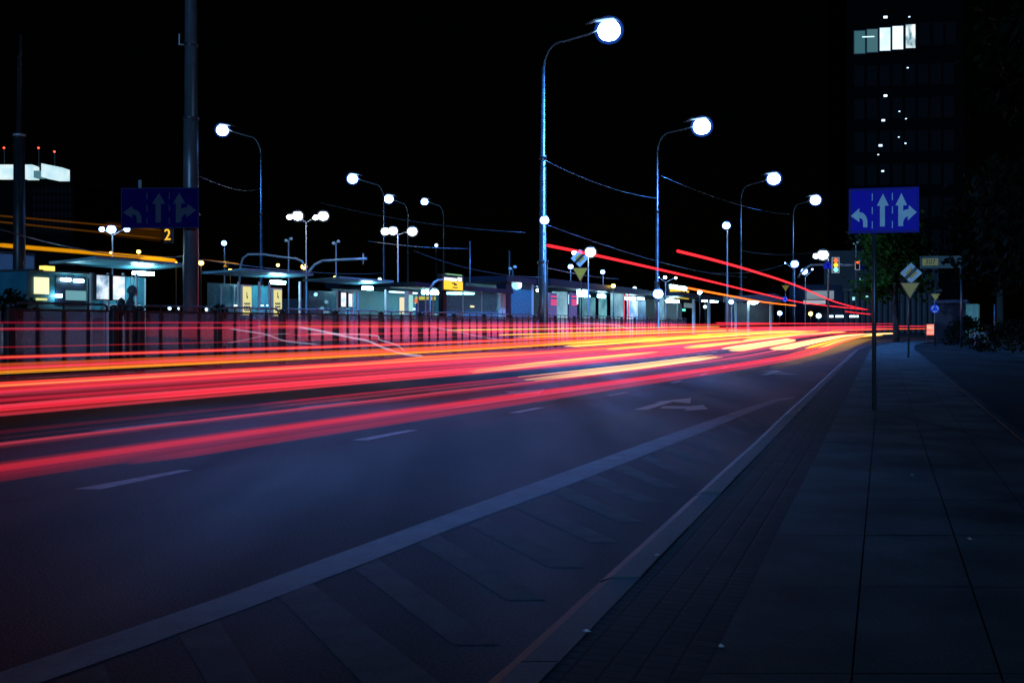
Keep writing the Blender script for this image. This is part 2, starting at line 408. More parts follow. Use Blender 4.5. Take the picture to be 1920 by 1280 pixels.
# ------------------------------------------------------------------ railing
def railing(label, Ln, group):
    t = thing('railing_segment', label, 'railing', (0, 0, 0), RA, group)
    B(-.07, -.09, 0, .07, .09, 1.42).build('post', DARK, t, bevel=.01)
    MB().ell((0, 0, 1.47), .085, .085, .07).build('post_cap', DARK, t, True)
    MB().tube([(0, .12, 1.40), (0, .13, 1.49), (0, .19, 1.535), (0, .3, 1.54), (0, Ln - .3, 1.54), (0, Ln - .19, 1.535), (0, Ln - .13, 1.49), (0, Ln - .12, 1.40)], .024, 8).build('top_rail', POLE, t, True)
    B(-.03, .09, 1.37, .03, Ln - .09, 1.42).build('lower_rail', DARK, t)
    B(-.03, .09, .14, .03, Ln - .09, .19).build('bottom_rail', DARK, t)
    n = 3
    for k in range(1, n + 1):
        y = k * Ln / (n + 1)
        B(-.022, y - .038, .19, .022, y + .038, 1.37).build('bar', DARK, t)
        B(-.012, y - .012, 1.42, .012, y + .012, 1.53).build('spacer', DARK, t)
    B(-.004, .09, .2, .004, Ln - .09, 1.362).build('glass_panel', PGLASS, t)
    return t
GR = 'railing segments along the tram platform'
L1 = 2.45 / CO
r0 = railing('dark railing segment at the left edge with glossy panels between its bars', L1, GR)
def fpos(y): return (SL * y - FC, y, 0)
r0.location = fpos(19.9)
dup(r0, fpos(17.35), label='dark railing segment running out of the left edge of the picture')
dup(r0, fpos(14.8), label='dark railing segment beyond the left edge of the picture')
short = railing('narrow railing gap piece between two thick posts in front of the waiting person', .72 / CO, GR); short.location = fpos(22.42)
y = 23.14; k = 0
names = ['dark railing segment directly in front of the big round mast', 'dark railing segment in front of the two yellow lit adverts', 'dark railing segment right of the yellow lit adverts']
while y < 72:
    dup(r0, fpos(y), label=names[k] if k < 3 else ('dark railing segment with red glow between bars below the tram stop canopies' if y < 46 else 'small far railing segment beside the dense red and orange light stream'))
    y += 2.5; k += 1

# ------------------------------------------------------------------ light streams
TB = 1.05
COLS = {'red': (1.05, .024, .036), 'crimson': (.62, .010, .055), 'orange': (1.1, .17, .018), 'yellow': (1.15, .55, .03), 'cream': (1.1, .62, .24), 'pink': (.9, .07, .12), 'white': (.78, .76, 1.1), 'amber': (1.1, .42, .004), 'rust': (.5, .16, .006)}
SR = random.Random(5)
def tube_mat(col, wx, hy, Br, veil):
    q = round(TB * Br / (2 * (wx * hy) ** .5), 4)
    return glow('%s_light_%s_%g' % (col, 'veil' if veil else 'stream', q), COLS[col], q, 0 if veil else .4)
MIXC = {'red': ('red', 'red', 'crimson', 'pink'), 'crimson': ('crimson', 'red', 'pink'), 'orange': ('orange', 'red', 'red', 'yellow'), 'yellow': ('yellow', 'orange', 'cream'), 'cream': ('cream', 'yellow', 'cream')}
def trail(pts, wx, hy, col, Br, label, group, fade=True, strands=0):
    n = len(pts)
    r = [1.0] * n
    if fade: r[0] = .35; r[-1] = .3
    veil = 'veil' in label or 'line trailing' in label or 'smear' in label
    if veil and wx > .5: r = [min(1, .06 + 2.6 * i / n, .06 + 4 * (n - 1 - i) / n) for i in range(n)]
    o = MB().tube(pts, r, 12, (wx, hy)).build('light_trail', tube_mat(col, wx, hy, Br * (.42 if strands else 1), veil), None, True)
    for k in range(strands):
        dx = wx * SR.uniform(-1.25, 1.25); dz = SR.uniform(-1.15, 1.15) * hy; rr = SR.choice((.006, .008, .011, .015)) * (1 + wx * 2)
        c = SR.choice(MIXC.get(col, (col,))); i0 = SR.randrange(0, max(1, n // 4)); i1 = n - SR.randrange(0, max(1, n // 5))
        if i1 - i0 < 3: i0, i1 = 0, n
        q = [pts[i] + Vector((dx, 0, dz)) for i in range(i0, i1)]
        MB().tube(q, [.4] + [1] * (len(q) - 2) + [.4], 8, (rr * 1.6, rr)).build('strand', tube_mat(c, rr * 1.6, rr, SR.uniform(.18, .75) * max(.35, min(1, Br * 1.6)), False), o, True)
    tag(o, label, 'light trail', group)
    return o
def resample(pts, step):
    out = [pts[0]]
    for a, b in zip(pts, pts[1:]):
        k = max(1, int((b - a).length / step))
        for i in range(1, k + 1): out.append(a.lerp(b, i / k))
    return out
def lt(o, z, y0, y1, wx, hy, col, Br, label, group): return trail(lane(o, y0, y1, z), wx, hy, col, Br, label, group, True, 0 if 'veil' in label else (5 if wx >= .08 else (3 if wx >= .045 else 1)))
GN = 'tail light trails in the near lane'; G1 = 'tail light trails in the middle lanes'; G2 = 'tail light trails beside the railing'; GY = 'bright indicator light streaks'
LN = .525
# near lane
lt(2.20, LN, 2.5, 62, .055, .022, 'red', .13, 'lowest red light trail, nearest the camera along the bare asphalt', GN)
lt(1.92, LN, 2.5, 60, .020, .014, 'red', .17, 'thin sharp red light trail just above the lowest one', GN)
lt(1.35, LN, 3.0, 58, .018, .012, 'pink', .09, 'thin faint pink light trail in the middle of the near lane', GN)
lt(.80, LN, 3.4, 58, .030, .012, 'crimson', .09, 'faint crimson light trail over the dashed lane line', GN)
lt(1.55, LN, 2.5, 60, .75, .035, 'crimson', .018, 'broad faint pink veil of light over the near lane', GN)
# lane 1
lt(-.35, LN, 4, 70, .08, .032, 'red', .36, 'thick solid red light trail in the second lane', G1)
lt(-.58, LN, 4, 70, .04, .018, 'red', .5, 'bright red light trail just behind the thick solid one', G1)
lt(-1.35, LN, 4, 70, .12, .03, 'crimson', .10, 'soft crimson light trail between two bright red ones in the second lane', G1)
lt(-2.45, LN, 5, 72, .08, .034, 'red', .46, 'wide bright red light trail at the far side of the second lane', G1)
lt(-2.75, LN + .03, 5, 72, .05, .02, 'orange', .40, 'orange edged light trail along the top of the wide bright red one', G1)
lt(-2.95, LN, 6, 74, .045, .018, 'red', .42, 'red light trail just below the foot of the railing', G1)
lt(-2.7, .80, 6, 74, .02, .012, 'red', .55, 'thin red high light trail crossing the middle of the railing bars', G1)
lt(-1.0, LN, 4, 72, 1.3, .05, 'red', .055, 'broad dim crimson veil of light over the second lane', G1)
lt(-2.6, LN, 9, 60, 1.2, .05, 'red', .035, 'broad coral veil of light over the third lane', G1)
for k in range(16):
    o = SR.uniform(-6.5, 2.1); z = SR.choice((.45, .5, .55, .6, .7, .8))
    lt(o, z, 2.5 + max(0, -o) * .9, SR.uniform(45, 75), SR.uniform(.006, .012), SR.uniform(.004, .008), SR.choice(('red', 'red', 'crimson', 'pink', 'orange')), SR.uniform(.05, .16) * (.6 if o > .2 else 1), 'hair thin dim red light trail, one of many alike scattered through the stream', 'hair thin light trails')
# lanes 2-3
lt(-5.6, LN, 8, 76, .12, .034, 'orange', .42, 'thick orange light trail across the lower railing bars', G2)
lt(-6.1, LN, 8, 76, .07, .022, 'red', .30, 'red light trail merging above the thick orange one', G2)
lt(-6.75, LN + .02, 9, 76, .10, .03, 'orange', .26, 'thin orange light trail at the top edge of the orange band', G2)
lt(-5.3, LN, 9, 76, 1.0, .05, 'red', .015, 'broad red veil of light along the foot of the railing', G2)
lt(-7.6, .62, 14, 78, .06, .03, 'red', .50, 'red light trail close along the railing in its lower half', G2)
lt(-8.4, 1.02, 12, 78, .035, .018, 'crimson', .42, 'thin crimson light trail in the upper half of the railing', G2)
lt(-9.0, 1.13, 12, 78, .035, .018, 'crimson', .42, 'uppermost thin crimson light trail across the railing bars', G2)
lt(-8.0, 1.07, 20, 78, .03, .016, 'orange', .40, 'thin orange light trail between the two crimson ones on the railing', G2)
lt(-8.7, .86, 22, 78, .03, .02, 'red', .50, 'thin red light trail midway up the right part of the railing', G2)
lt(-7.2, .95, 26, 64, .04, .02, 'yellow', .6, 'thin yellow light trail at the right end of the railing', G2)
lt(-6.6, .80, 28, 66, .05, .02, 'yellow', .65, 'second yellow light trail low at the right end of the railing', G2)
lt(-5.8, .90, 36, 84, .05, .02, 'red', .7, 'orange light trail over the far road bend', G2)
lt(-4.2, .85, 36, 82, .05, .02, 'red', .6, 'red light trail over the far road bend', G2)
lt(-3.2, .70, 38, 66, .06, .02, 'yellow', .7, 'yellow light trail over the far road bend', G2)
lt(-.4, .60, 30, 66, .08, .03, 'cream', .6, 'cream light trail sweeping round the far road bend', G2)
lt(.9, .45, 26, 72, .30, .05, 'cream', .8, 'wide pale cream light trail at the inner edge of the far bend', G2)
lt(1.6, .40, 30, 66, .34, .04, 'yellow', .28, 'dim yellow glow along the near edge of the far bend', G2)
lt(-3.5, .75, 34, 86, 2.6, .22, 'pink', .09, 'wide pink veil of light over the far bend', G2)
lt(-1.5, .95, 52, 87, .06, .03, 'red', .8, 'red light trail highest at the right end behind the blue lane sign post', G2)
lt(-4.6, 1.15, 50, 87, .06, .03, 'crimson', .7, 'crimson light trail at the right end of the stream', G2)
lt(.3, .75, 56, 87, .07, .03, 'orange', .8, 'orange light trail low at the right end of the stream', G2)
for o, z, a, b, c, lab in [(-1.6, .6, 20, 64, 'yellow', 'long yellow light trail through the middle of the right hand stream'), (-3.6, .58, 24, 66, 'yellow', 'long yellow light trail above the middle one in the right hand stream'), (-5.0, .62, 28, 68, 'orange', 'long orange light trail in the upper right hand stream'),
                        (-.9, .5, 26, 64, 'cream', 'long cream light trail low in the right hand stream'), (-6.9, .7, 30, 70, 'yellow', 'yellow light trail just below the far railing top'), (-2.4, .66, 32, 68, 'yellow', 'yellow light trail in the bend between the cream ones')]:
    lt(o, z, a, b, .10, .03, c, .42, lab, G2)
lt(1.5, .22, 20, 66, .9, .09, 'yellow', .017, 'dim yellow veil of light low over the inner edge of the far bend', G2)  # luminous volume added for warm light spilled on the road
# glow volumes added beyond the railing for the wash between the bars
def along(c, z, y0, y1, n=14): return [Vector((SL * y - c, y, z)) for y in [y0 + (y1 - y0) * i / n for i in range(n + 1)]]
trail(along(FC + .55, .92, 24, 74), .12, .34, 'red', .75, 'tall crimson veil of light behind the railing bars', 'light veils behind the railing')
trail(along(FC + .75, .80, 30, 76), .12, .36, 'pink', .85, 'tall pink veil of light behind the far railing bars', 'light veils behind the railing')
trail(along(FC + 1.0, .80, 15, 44), .10, .34, 'white', .075, 'pale lavender veil of light behind the railing at the left', 'light veils behind the railing')
# short bright streaks, placed at lamp height on the carriageway
def streak(px, col, wx, hy, Br, label, z=LN):
    pts = [Vector((G(a, b, z))) for a, b in px]
    return trail(resample(pts, 1.5), wx, hy, col, Br, label, GY, True, 2)
streak([(690, 680), (800, 671), (993, 660)], 'orange', .11, .045, .75, 'soft ended orange light streak under the white squiggle')
streak([(880, 696), (1000, 683), (1100, 673), (1228, 660.5)], 'cream', .08, .03, .62, 'long cream light streak in the middle of the stream')
streak([(985, 712), (1100, 699), (1200, 687), (1345, 668)], 'cream', .09, .03, .65, 'lowest long cream yellow light streak above the bare asphalt')
streak([(1015, 645.5), (1100, 641), (1235, 632)], 'yellow', .12, .05, .60, 'yellow light streak crossing the right part of the railing')
streak([(1195, 645), (1265, 640.5)], 'yellow', .14, .06, .60, 'short thick yellow light streak with a rounded end')
streak([(1285, 652), (1350, 645), (1400, 640)], 'yellow', .16, .06, .60, 'bright yellow light streak left of the pale sweep')
streak([(1370, 657), (1430, 647), (1490, 637)], 'cream', .18, .06, .55, 'bright cream yellow light streak leading into the far bend')
streak([(1200, 637), (1335, 628)], 'yellow', .14, .05, .50, 'thin yellow light streak low in the dense far stream')
streak([(1160, 651), (1215, 648)], 'orange', .12, .04, .5, 'short orange light streak left of the thick yellow one')
streak([(1290, 634), (1390, 627)], 'cream', .14, .05, .5, 'thin cream light streak high in the dense far stream')
streak([(1400, 634), (1500, 625)], 'yellow', .18, .05, .5, 'yellow light streak just below the dark shelter at the far bend')
# tall bus lights
GB = 'high tail light trails of buses'
def high(pts, z, r, col, Br, label):
    r *= .62
    q = []
    for px, py in pts:
        Y = F * (z - H) / (HZ - py); q.append(Vector(((px - 960) * Y / F, Y, z)))
    # catmull through
    p = [2 * q[0] - q[1]] + q + [2 * q[-1] - q[-2]]; out = []
    for i in range(1, len(p) - 2):
        for k in range(6): out.append(cr(p[i - 1], p[i], p[i + 1], p[i + 2], k / 6))
    out.append(p[-2])
    return trail(out, r, r, col, Br, label, GB, False)
high([(1026, 460), (1110, 477), (1235, 505), (1330, 527), (1430, 551), (1510, 568), (1610, 579), (1645, 581)], 3.0, .065, 'red', 1.0, 'long high red bus light trail starting beside the give way sign')
high([(1270, 470.5), (1340, 488), (1420, 511), (1500, 538), (1580, 570), (1650, 586)], 3.0, .065, 'red', 1.0, 'high red bus light trail starting in the dark above the shelters')
high([(1290, 540), (1370, 555), (1430, 566), (1492, 573)], 2.3, .06, 'orange', .9, 'orange bus light trail right of the yellow display')
high([(1585, 584), (1620, 588), (1645, 590)], 2.4, .06, 'red', .8, 'short red bus light trail left of the blue lane sign post')
def seg(px0, px1, c, r, col, Br, label, group, n=12):
    ya, yb = YL(px0[0], c), YL(px1[0], c)
    a = P(px0[0], px0[1], ya); b = P(px1[0], px1[1], yb)
    return trail([a.lerp(b, i / n) for i in range(n + 1)], r[0], r[1], col, Br, label, group)
GT = 'amber trails of a moving tram display'
seg((-30, 457), (328, 487), TC, (.035, .065), 'amber', .8, 'strong amber light band ending at the big mast', GT)
seg((262, 484), (332, 490), TC - .15, (.05, .09), 'amber', .9, 'bright amber tail end of the band beside the big mast', GT)
seg((-30, 402), (309, 432), TC, (.03, .03), 'rust', .10, 'upper faint rust coloured line trailing the lit number two', GT)
seg((-30, 413), (309, 448), TC, (.03, .03), 'rust', .10, 'lower faint rust coloured line trailing the lit number two', GT)
seg((190, 428), (309, 441), TC, (.02, .24), 'rust', .11, 'short amber smear just left of the lit number two', GT)
seg((370, 486), (450, 495), TC - .2, (.03, .02), 'amber', .35, 'thin amber line just right of the big mast', GT)
for px, py, hpx, c, nm, lab in [(314, 441, 27, TC - .05, 'amber_digit_light', 'amber lit number two at the end of its own smear beside the left lane sign'), (422, 495.5, 14, TC + 4, 'amber_digit_dim', 'small dim amber number two right of the big mast')]:
    Y = YL(px, c); q = P(px, py, Y); t = thing('route_number', lab, 'display', q, -.32)
    B(-.4 * hpx * Y / F, .02, -.55 * hpx * Y / F, .4 * hpx * Y / F, .08, .55 * hpx * Y / F).build('backing', BLACKP, t)
    lettering('2', hpx * Y / F * 1.1, 'digit', em(nm, (1, .50, .03), 1.3 if 'light' in nm else .7), t, (0, -.0, 0), ext=.01)
# white squiggles low behind the stream
GS = 'white squiggly light traces'
def squig(pts, Y, r, Br, label):
    q = [P(a, b, Y + (a - pts[0][0]) * .004) for a, b in pts]; p = [2 * q[0] - q[1]] + q + [2 * q[-1] - q[-2]]; out = []
    for i in range(1, len(p) - 2):
        for k in range(5): out.append(cr(p[i - 1], p[i], p[i + 1], p[i + 2], k / 5))
    out.append(p[-2]); return trail(out, r, r, 'white', Br * .45, label, GS)
squig([(430, 616), (470, 622), (500, 627), (535, 639), (600, 646)], 23, .020, .55, 'white squiggle of light in front of the railing below the yellow adverts')
squig([(425, 643), (465, 636), (500, 628), (548, 625)], 23.3, .012, .35, 'faint white rising trace crossing the left white squiggle')
squig([(558, 613), (600, 620), (660, 633), (690, 639), (720, 652), (760, 664), (795, 667)], 22, .026, 1.0, 'long bright white squiggle falling to the orange band')
squig([(575, 626), (640, 626), (705, 629), (712, 637), (745, 647), (760, 660)], 22.6, .020, .7, 'kinked white squiggle beside the long bright one')
squig([(802, 611), (850, 620), (900, 631), (935, 636)], 26, .016, .4, 'straight violet white trace across the railing right of the squiggles')
squig([(1085, 606), (1140, 608), (1165, 612), (1190, 622)], 40, .03, .6, 'small white squiggle at the far end of the railing')

# ------------------------------------------------------------------ street lamps
SP = .34
LAMP = (.05, .29, 1.0)
def spot(loc, e, col=LAMP, ang=138, blend=.6, aim=None, r=.3):
    l = bpy.data.lights.new('lamp_light', 'SPOT'); l.energy = e; l.color = col; l.spot_size = math.radians(ang); l.spot_blend = blend; l.shadow_soft_size = r
    o = bpy.data.objects.new('lamp_light', l); C.objects.link(o); o.location = loc; l.energy = e * SP
    d = Vector(aim) - Vector(loc) if aim is not None else Vector((0, 0, -1))
    o.rotation_euler = d.to_track_quat('-Z', 'Y').to_euler(); return o
GL = 'tall curved arm street lamps'
def tall_lamp(px, Y, top_py, head, rad, label, e=0, mat=LBLUE, base_r=.17):
    """tapered stepped mast, curved arm, lantern core with an added halo shell"""
    X = (px - 960) * Y / F; t = thing('street_lamp', label, 'street lamp', (X, Y, 0), 0, GL)
    zt = ZZ(top_py, Y); hx = (head[0] - px) * Y / F; hz = ZZ(head[1], Y)
    MB().tube([(0, 0, 0), (0, 0, zt * .28), (0, 0, zt * .281), (0, 0, zt * .62), (0, 0, zt * .621), (0, 0, zt - 1.2)], [base_r, base_r * .95, base_r * .72, base_r * .6, base_r * .46, base_r * .36], 14).build('mast', POLE, t, True)
    MB().tube([(0, 0, zt * .276), (0, 0, zt * .286)], base_r * 1.12, 14).build('collar', POLE, t, True)
    MB().tube([(0, 0, zt * .615), (0, 0, zt * .627)], base_r * .72, 14).build('collar', POLE, t, True)
    arm = [(0, 0, zt - 1.25)] + [(hx * (.02 + .30 * (1 - math.cos(a))), 0, zt - 1.2 + 1.2 * math.sin(a)) for a in [i * math.pi / 2 / 7 for i in range(8)]] + [(hx * .7, 0, zt + (hz + .15 - zt) * .5), (hx * .93, 0, hz + .18)]
    MB().tube(arm, .05, 8).build('arm', POLE, t, True)
    sg = -1 if hx > 0 else 1
    MB().tube([(hx + sg * rad * 2.0, 0, hz + .26), (hx + sg * rad * 1.2, 0, hz + rad * .8), (hx - sg * rad * .3, 0, hz + rad * 1.0), (hx - sg * rad * .9, 0, hz + rad * .75)], [.06, rad * .28, rad * .3, rad * .1], 10, (1.3, .6)).build('lamp_housing', POLE, t, True)
    bw = MB().ell((hx, 0, hz), rad * 1.25, rad * 1.15, rad * 1.2, 20, 12, -1, 1).build('lamp_glow_bowl', glow('lamp_halo_glow', (.03, .16, 1.0), .55, 0), t, True)  # added blue halo volume around the lamp core, no glass part
    MB().ell((hx, 0, hz - .02), rad * .95, rad * .88, rad * .88, 18, 10, -1, 1).build('lamp_core', mat, bw, True)
    if e: spot((X + hx, Y, hz - rad - .1), e, ang=154 if e > 15000 else 138)
    return t
# lane row on the road side
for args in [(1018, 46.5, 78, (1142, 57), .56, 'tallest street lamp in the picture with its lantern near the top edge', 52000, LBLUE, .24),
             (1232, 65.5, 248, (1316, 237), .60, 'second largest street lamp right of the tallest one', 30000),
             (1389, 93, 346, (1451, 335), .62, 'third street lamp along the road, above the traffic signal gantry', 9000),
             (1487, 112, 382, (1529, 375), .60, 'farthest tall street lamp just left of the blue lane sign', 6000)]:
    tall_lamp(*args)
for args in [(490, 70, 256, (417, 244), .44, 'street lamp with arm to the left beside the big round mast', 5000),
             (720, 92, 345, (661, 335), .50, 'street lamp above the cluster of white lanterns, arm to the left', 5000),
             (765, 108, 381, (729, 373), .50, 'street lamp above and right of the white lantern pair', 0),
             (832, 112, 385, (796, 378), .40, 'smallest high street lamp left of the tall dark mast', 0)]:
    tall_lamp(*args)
# the big mast left
Ym = 25.8; Xm = (358 - 960) * Ym / F
t = thing('mast', 'big thick round mast running off the top of the picture at the left', 'mast', (Xm, Ym, 0), 0)
MB().tube([(0, 0, 0), (0, 0, 5.2), (0, 0, 6.45), (0, 0, 6.46), (0, 0, 10), (0, 0, 14)], [.20, .19, .185, .165, .15, .12], 20).build('shaft', pm('blue_grey_mast_paint', (.09, .10, .12), .35, .3, .2, 3, .05), t, True)
MB().tube([(0, 0, 6.40), (0, 0, 6.47)], .205, 20).build('collar', POLE, t, True)
MB().tube([(0, 0, 8.30), (0, 0, 8.36)], .175, 20).build('collar', POLE, t, True)
m = MB().tube([(-.14, 0, 8.33), (-.30, 0, 8.35)], .02, 6); m.tube([(-.30, 0, 8.33), (-.30, 0, 8.62)], .018, 6); m.build('insulator', POLEW, t)
MB().tube([(0, 0, 13.9), (.3, 0, 14.8), (1.2, 0, 15.3), (2.8, 0, 15.4)], .06, 8).build('arm', POLE, t, True)
MB().ell((3.2, 0, 15.3), .6, .4, .25, 14, 6, -.1, 1).build('lamp_housing', POLE, t, True)
MB().ell((3.2, 0, 15.25), .5, .36, .3, 14, 6, -1, .2).build('lamp_glow_bowl', LBLUE, t, True)
spot((Xm + 3.2, Ym, 14.8), 25000, aim=(-1.3, 10.2, 0), ang=23.5, blend=1)
# far left thin mast
Y = 27; t = thing('mast', 'thin dark mast at the far left in front of the lit rooftop boxes', 'mast', ((36 - 960) * Y / F, Y, 0), 0)
MB().tube([(0, 0, 0), (0, 0, ZZ(255, Y)), (0, 0, ZZ(254, Y)), (.0, 0, ZZ(105, Y)), (.03, 0, ZZ(104, Y)), (.05, 0, ZZ(65, Y))], [.17, .14, .07, .05, .035, .03], 14).build('shaft', DARK, t, True)
MB().tube([(0, 0, ZZ(256, Y)), (0, 0, ZZ(252, Y))], .16, 12).build('collar', POLEW, t, True)

# low post-top lamps
GP = 'white post top lamps on the tram stop'
def post_lamp(px, top, Y, heads, label, mat=LWARM, group=GP, pr=.06, pmat=POLEW, base=0):
    X = (px - 960) * Y / F; t = thing('post_lamp', label, 'lamp post', (X, Y, base), 0, group); zt = ZZ(top, Y) - base
    MB().tube([(0, 0, 0), (0, 0, zt * .55), (0, 0, zt * .551), (0, 0, zt)], [pr, pr * .9, pr * .65, pr * .5], 10).build('pole', pmat, t, True)
    for hx, hy, r in heads:
        r *= .76
        q = Vector(((hx - px) * Y / F, 0, ZZ(hy, Y) - base))
        a = [(0, 0, zt - .02), (q.x * .6, 0, (zt + q.z) / 2 + .05), (q.x, 0, q.z + r * .7)]
        if abs(q.x) > .08: MB().tube(a, .025, 6).build('arm', pmat, t, True)
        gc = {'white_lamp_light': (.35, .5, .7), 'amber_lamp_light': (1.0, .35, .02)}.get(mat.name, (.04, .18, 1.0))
        bw = MB().ell(q, r * 1.25, r * 1.2, r * 1.15, 18, 12).build('lamp_glow_globe', glow('halo_glow_%s' % mat.name, gc, .8, 0), t, True)  # halo of luminous air added round the core
        MB().ell(q, r * .92, r * .88, r * .84, 14, 9).build('lamp_core', mat, bw, True)
        MB().ell((q.x, 0, q.z + r * .7), r * .8, r * .8, r * .35, 12, 4, 0, 1).build('lamp_cap', pmat, t, True)
    return t
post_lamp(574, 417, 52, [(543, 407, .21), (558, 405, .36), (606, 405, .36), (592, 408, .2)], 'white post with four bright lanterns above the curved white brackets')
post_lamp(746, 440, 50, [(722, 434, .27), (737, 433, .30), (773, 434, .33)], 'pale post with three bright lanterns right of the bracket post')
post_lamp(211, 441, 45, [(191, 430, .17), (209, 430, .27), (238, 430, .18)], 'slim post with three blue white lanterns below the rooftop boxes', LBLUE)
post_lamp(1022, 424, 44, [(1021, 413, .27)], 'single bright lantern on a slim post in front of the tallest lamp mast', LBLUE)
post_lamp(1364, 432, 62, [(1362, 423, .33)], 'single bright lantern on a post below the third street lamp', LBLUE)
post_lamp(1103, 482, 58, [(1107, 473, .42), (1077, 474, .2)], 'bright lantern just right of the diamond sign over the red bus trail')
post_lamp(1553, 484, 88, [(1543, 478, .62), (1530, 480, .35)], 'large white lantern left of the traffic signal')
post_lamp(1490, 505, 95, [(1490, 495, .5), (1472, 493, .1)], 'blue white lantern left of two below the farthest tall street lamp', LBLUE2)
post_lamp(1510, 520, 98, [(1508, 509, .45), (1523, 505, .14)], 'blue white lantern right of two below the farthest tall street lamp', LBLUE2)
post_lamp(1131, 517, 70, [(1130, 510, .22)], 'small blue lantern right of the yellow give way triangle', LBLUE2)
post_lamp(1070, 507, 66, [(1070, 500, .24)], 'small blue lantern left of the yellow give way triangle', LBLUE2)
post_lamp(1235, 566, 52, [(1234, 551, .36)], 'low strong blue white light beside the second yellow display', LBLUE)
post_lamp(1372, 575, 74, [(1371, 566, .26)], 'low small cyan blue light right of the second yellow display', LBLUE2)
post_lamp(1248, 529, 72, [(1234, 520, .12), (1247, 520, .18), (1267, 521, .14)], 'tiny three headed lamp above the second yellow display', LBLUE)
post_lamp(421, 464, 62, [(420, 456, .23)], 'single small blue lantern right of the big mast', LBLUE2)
GA = 'small amber lamps behind the shelters'
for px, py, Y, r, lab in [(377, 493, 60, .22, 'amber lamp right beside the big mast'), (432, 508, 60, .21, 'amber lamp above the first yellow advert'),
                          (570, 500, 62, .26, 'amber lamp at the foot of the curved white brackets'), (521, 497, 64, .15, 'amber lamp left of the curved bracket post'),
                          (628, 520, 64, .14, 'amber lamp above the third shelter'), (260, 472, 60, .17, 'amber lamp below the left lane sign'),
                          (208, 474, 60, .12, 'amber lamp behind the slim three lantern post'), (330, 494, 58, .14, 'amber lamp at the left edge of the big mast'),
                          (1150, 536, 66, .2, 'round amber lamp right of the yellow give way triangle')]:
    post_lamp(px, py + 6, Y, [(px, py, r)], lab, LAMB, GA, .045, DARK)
# dim doubled camera / lamp heads on thin poles
GK = 'thin poles with small twin heads'
for px, top, Y, lab in [(630, 455, 55, 'thin pole with two small pale heads right of the bracket post'), (541, 450, 55, 'thin pole with two small pale heads left of the bracket post'),
                        (1605, 456, 84, 'thin pole with two small heads standing above the gantry'), (961, 503, 56, 'thin pole with two small heads above the lit canopy'),
                        (881, 452, 52, 'bare thin mast behind the first yellow display'), (955, 470, 58, 'bare thin mast left of the tallest lamp mast')]:
    X = (px - 960) * Y / F; t = thing('thin_pole', lab, 'pole', (X, Y, 0), 0, GK); zt = ZZ(top, Y)
    MB().tube([(0, 0, 0), (0, 0, zt)], .04, 8).build('shaft', POLEW if 'pale' in lab or 'small heads standing' in lab else POLE, t, True)
    if 'bare' not in lab:
        for s in (-1, 1): MB().ell((.13 * s, 0, zt + .02 + .05 * s), .11, .09, .09).build('head', WHITEF, t, True)

# curved white catenary brackets on the bracket post
Y = 52.2
t = thing('bracket_arm', 'pair of curved white bracket arms spreading from the lantern post', 'bracket', (*P(573, 608, Y).xy, 0), 0)
def loc_at(px, py, Y, px0): return ((px - px0) * Y / F, 0, ZZ(py, Y))
MB().tube([loc_at(a, b, Y, 573) for a, b in [(575, 520), (580, 508), (590, 496), (605, 489), (640, 487), (688, 485)]], .07, 8).build('bracket', POLEW, t, True)
MB().tube([loc_at(a, b, Y, 573) for a, b in [(571, 500), (566, 490), (555, 485), (520, 481), (495, 477), (465, 477), (455, 484), (450, 505), (449, 530)]], .06, 8).build('bracket', POLEW, t, True)
MB().tube([loc_at(a, b, Y, 573) for a, b in [(681, 475), (681, 496)]], .04, 6).build('hanger', POLEW, t, True)

# overhead wires
GW = 'overhead tram wires'
WIRE = pm('wire', (.16, .18, .22), .4, .6, .1, 3, 0)
for a, b, Ya, Yb, sag, lab in [((372, 486), (720, 512), 30, 60, .2, 'overhead wire running right from the big mast'), ((0, 430), (345, 480), 22, 36, .25, 'overhead wire crossing the amber tram band at the left'),
                               ((600, 380), (985, 436), 60, 55, .3, 'overhead wire running down to the tallest lamp mast'), ((690, 452), (878, 466), 50, 52, .1, 'pale overhead wire ending at the thin mast'),
                               ((1016, 500), (1160, 523), 46, 70, .1, 'overhead wire behind the give way triangle'), ((1330, 512), (1480, 492), 66, 110, .4, 'overhead wire in the dark above the shelters'),
                               ((372, 330), (490, 352), 28, 70, .3, 'overhead wire from the big mast to the lamp mast behind the lane sign'), ((1020, 300), (1232, 372), 46, 65, .3, 'high overhead wire between the two nearest lamp masts'),
                               ((776, 470), (1016, 520), 48, 46, .3, 'overhead wire above the first yellow display'), ((1020, 420), (1400, 520), 46, 92, .5, 'long overhead wire descending behind the high bus light trails'), ((1390, 470), (1545, 470), 92, 105, .4, 'overhead wire left of the traffic signal gantry'),
                               ((1240, 330), (1480, 402), 65, 110, .5, 'high overhead wire between two tall lamp masts')]:
    A, Bq = P(*a, Ya), P(*b, Yb); pts = []
    for i in range(13):
        u = i / 12; p = A.lerp(Bq, u); p.z -= sag * 4 * u * (1 - u); pts.append(p)
    tag(MB().tube(pts, .016, 6).build('overhead_wire', WIRE, None, True), lab, 'wire', GW)

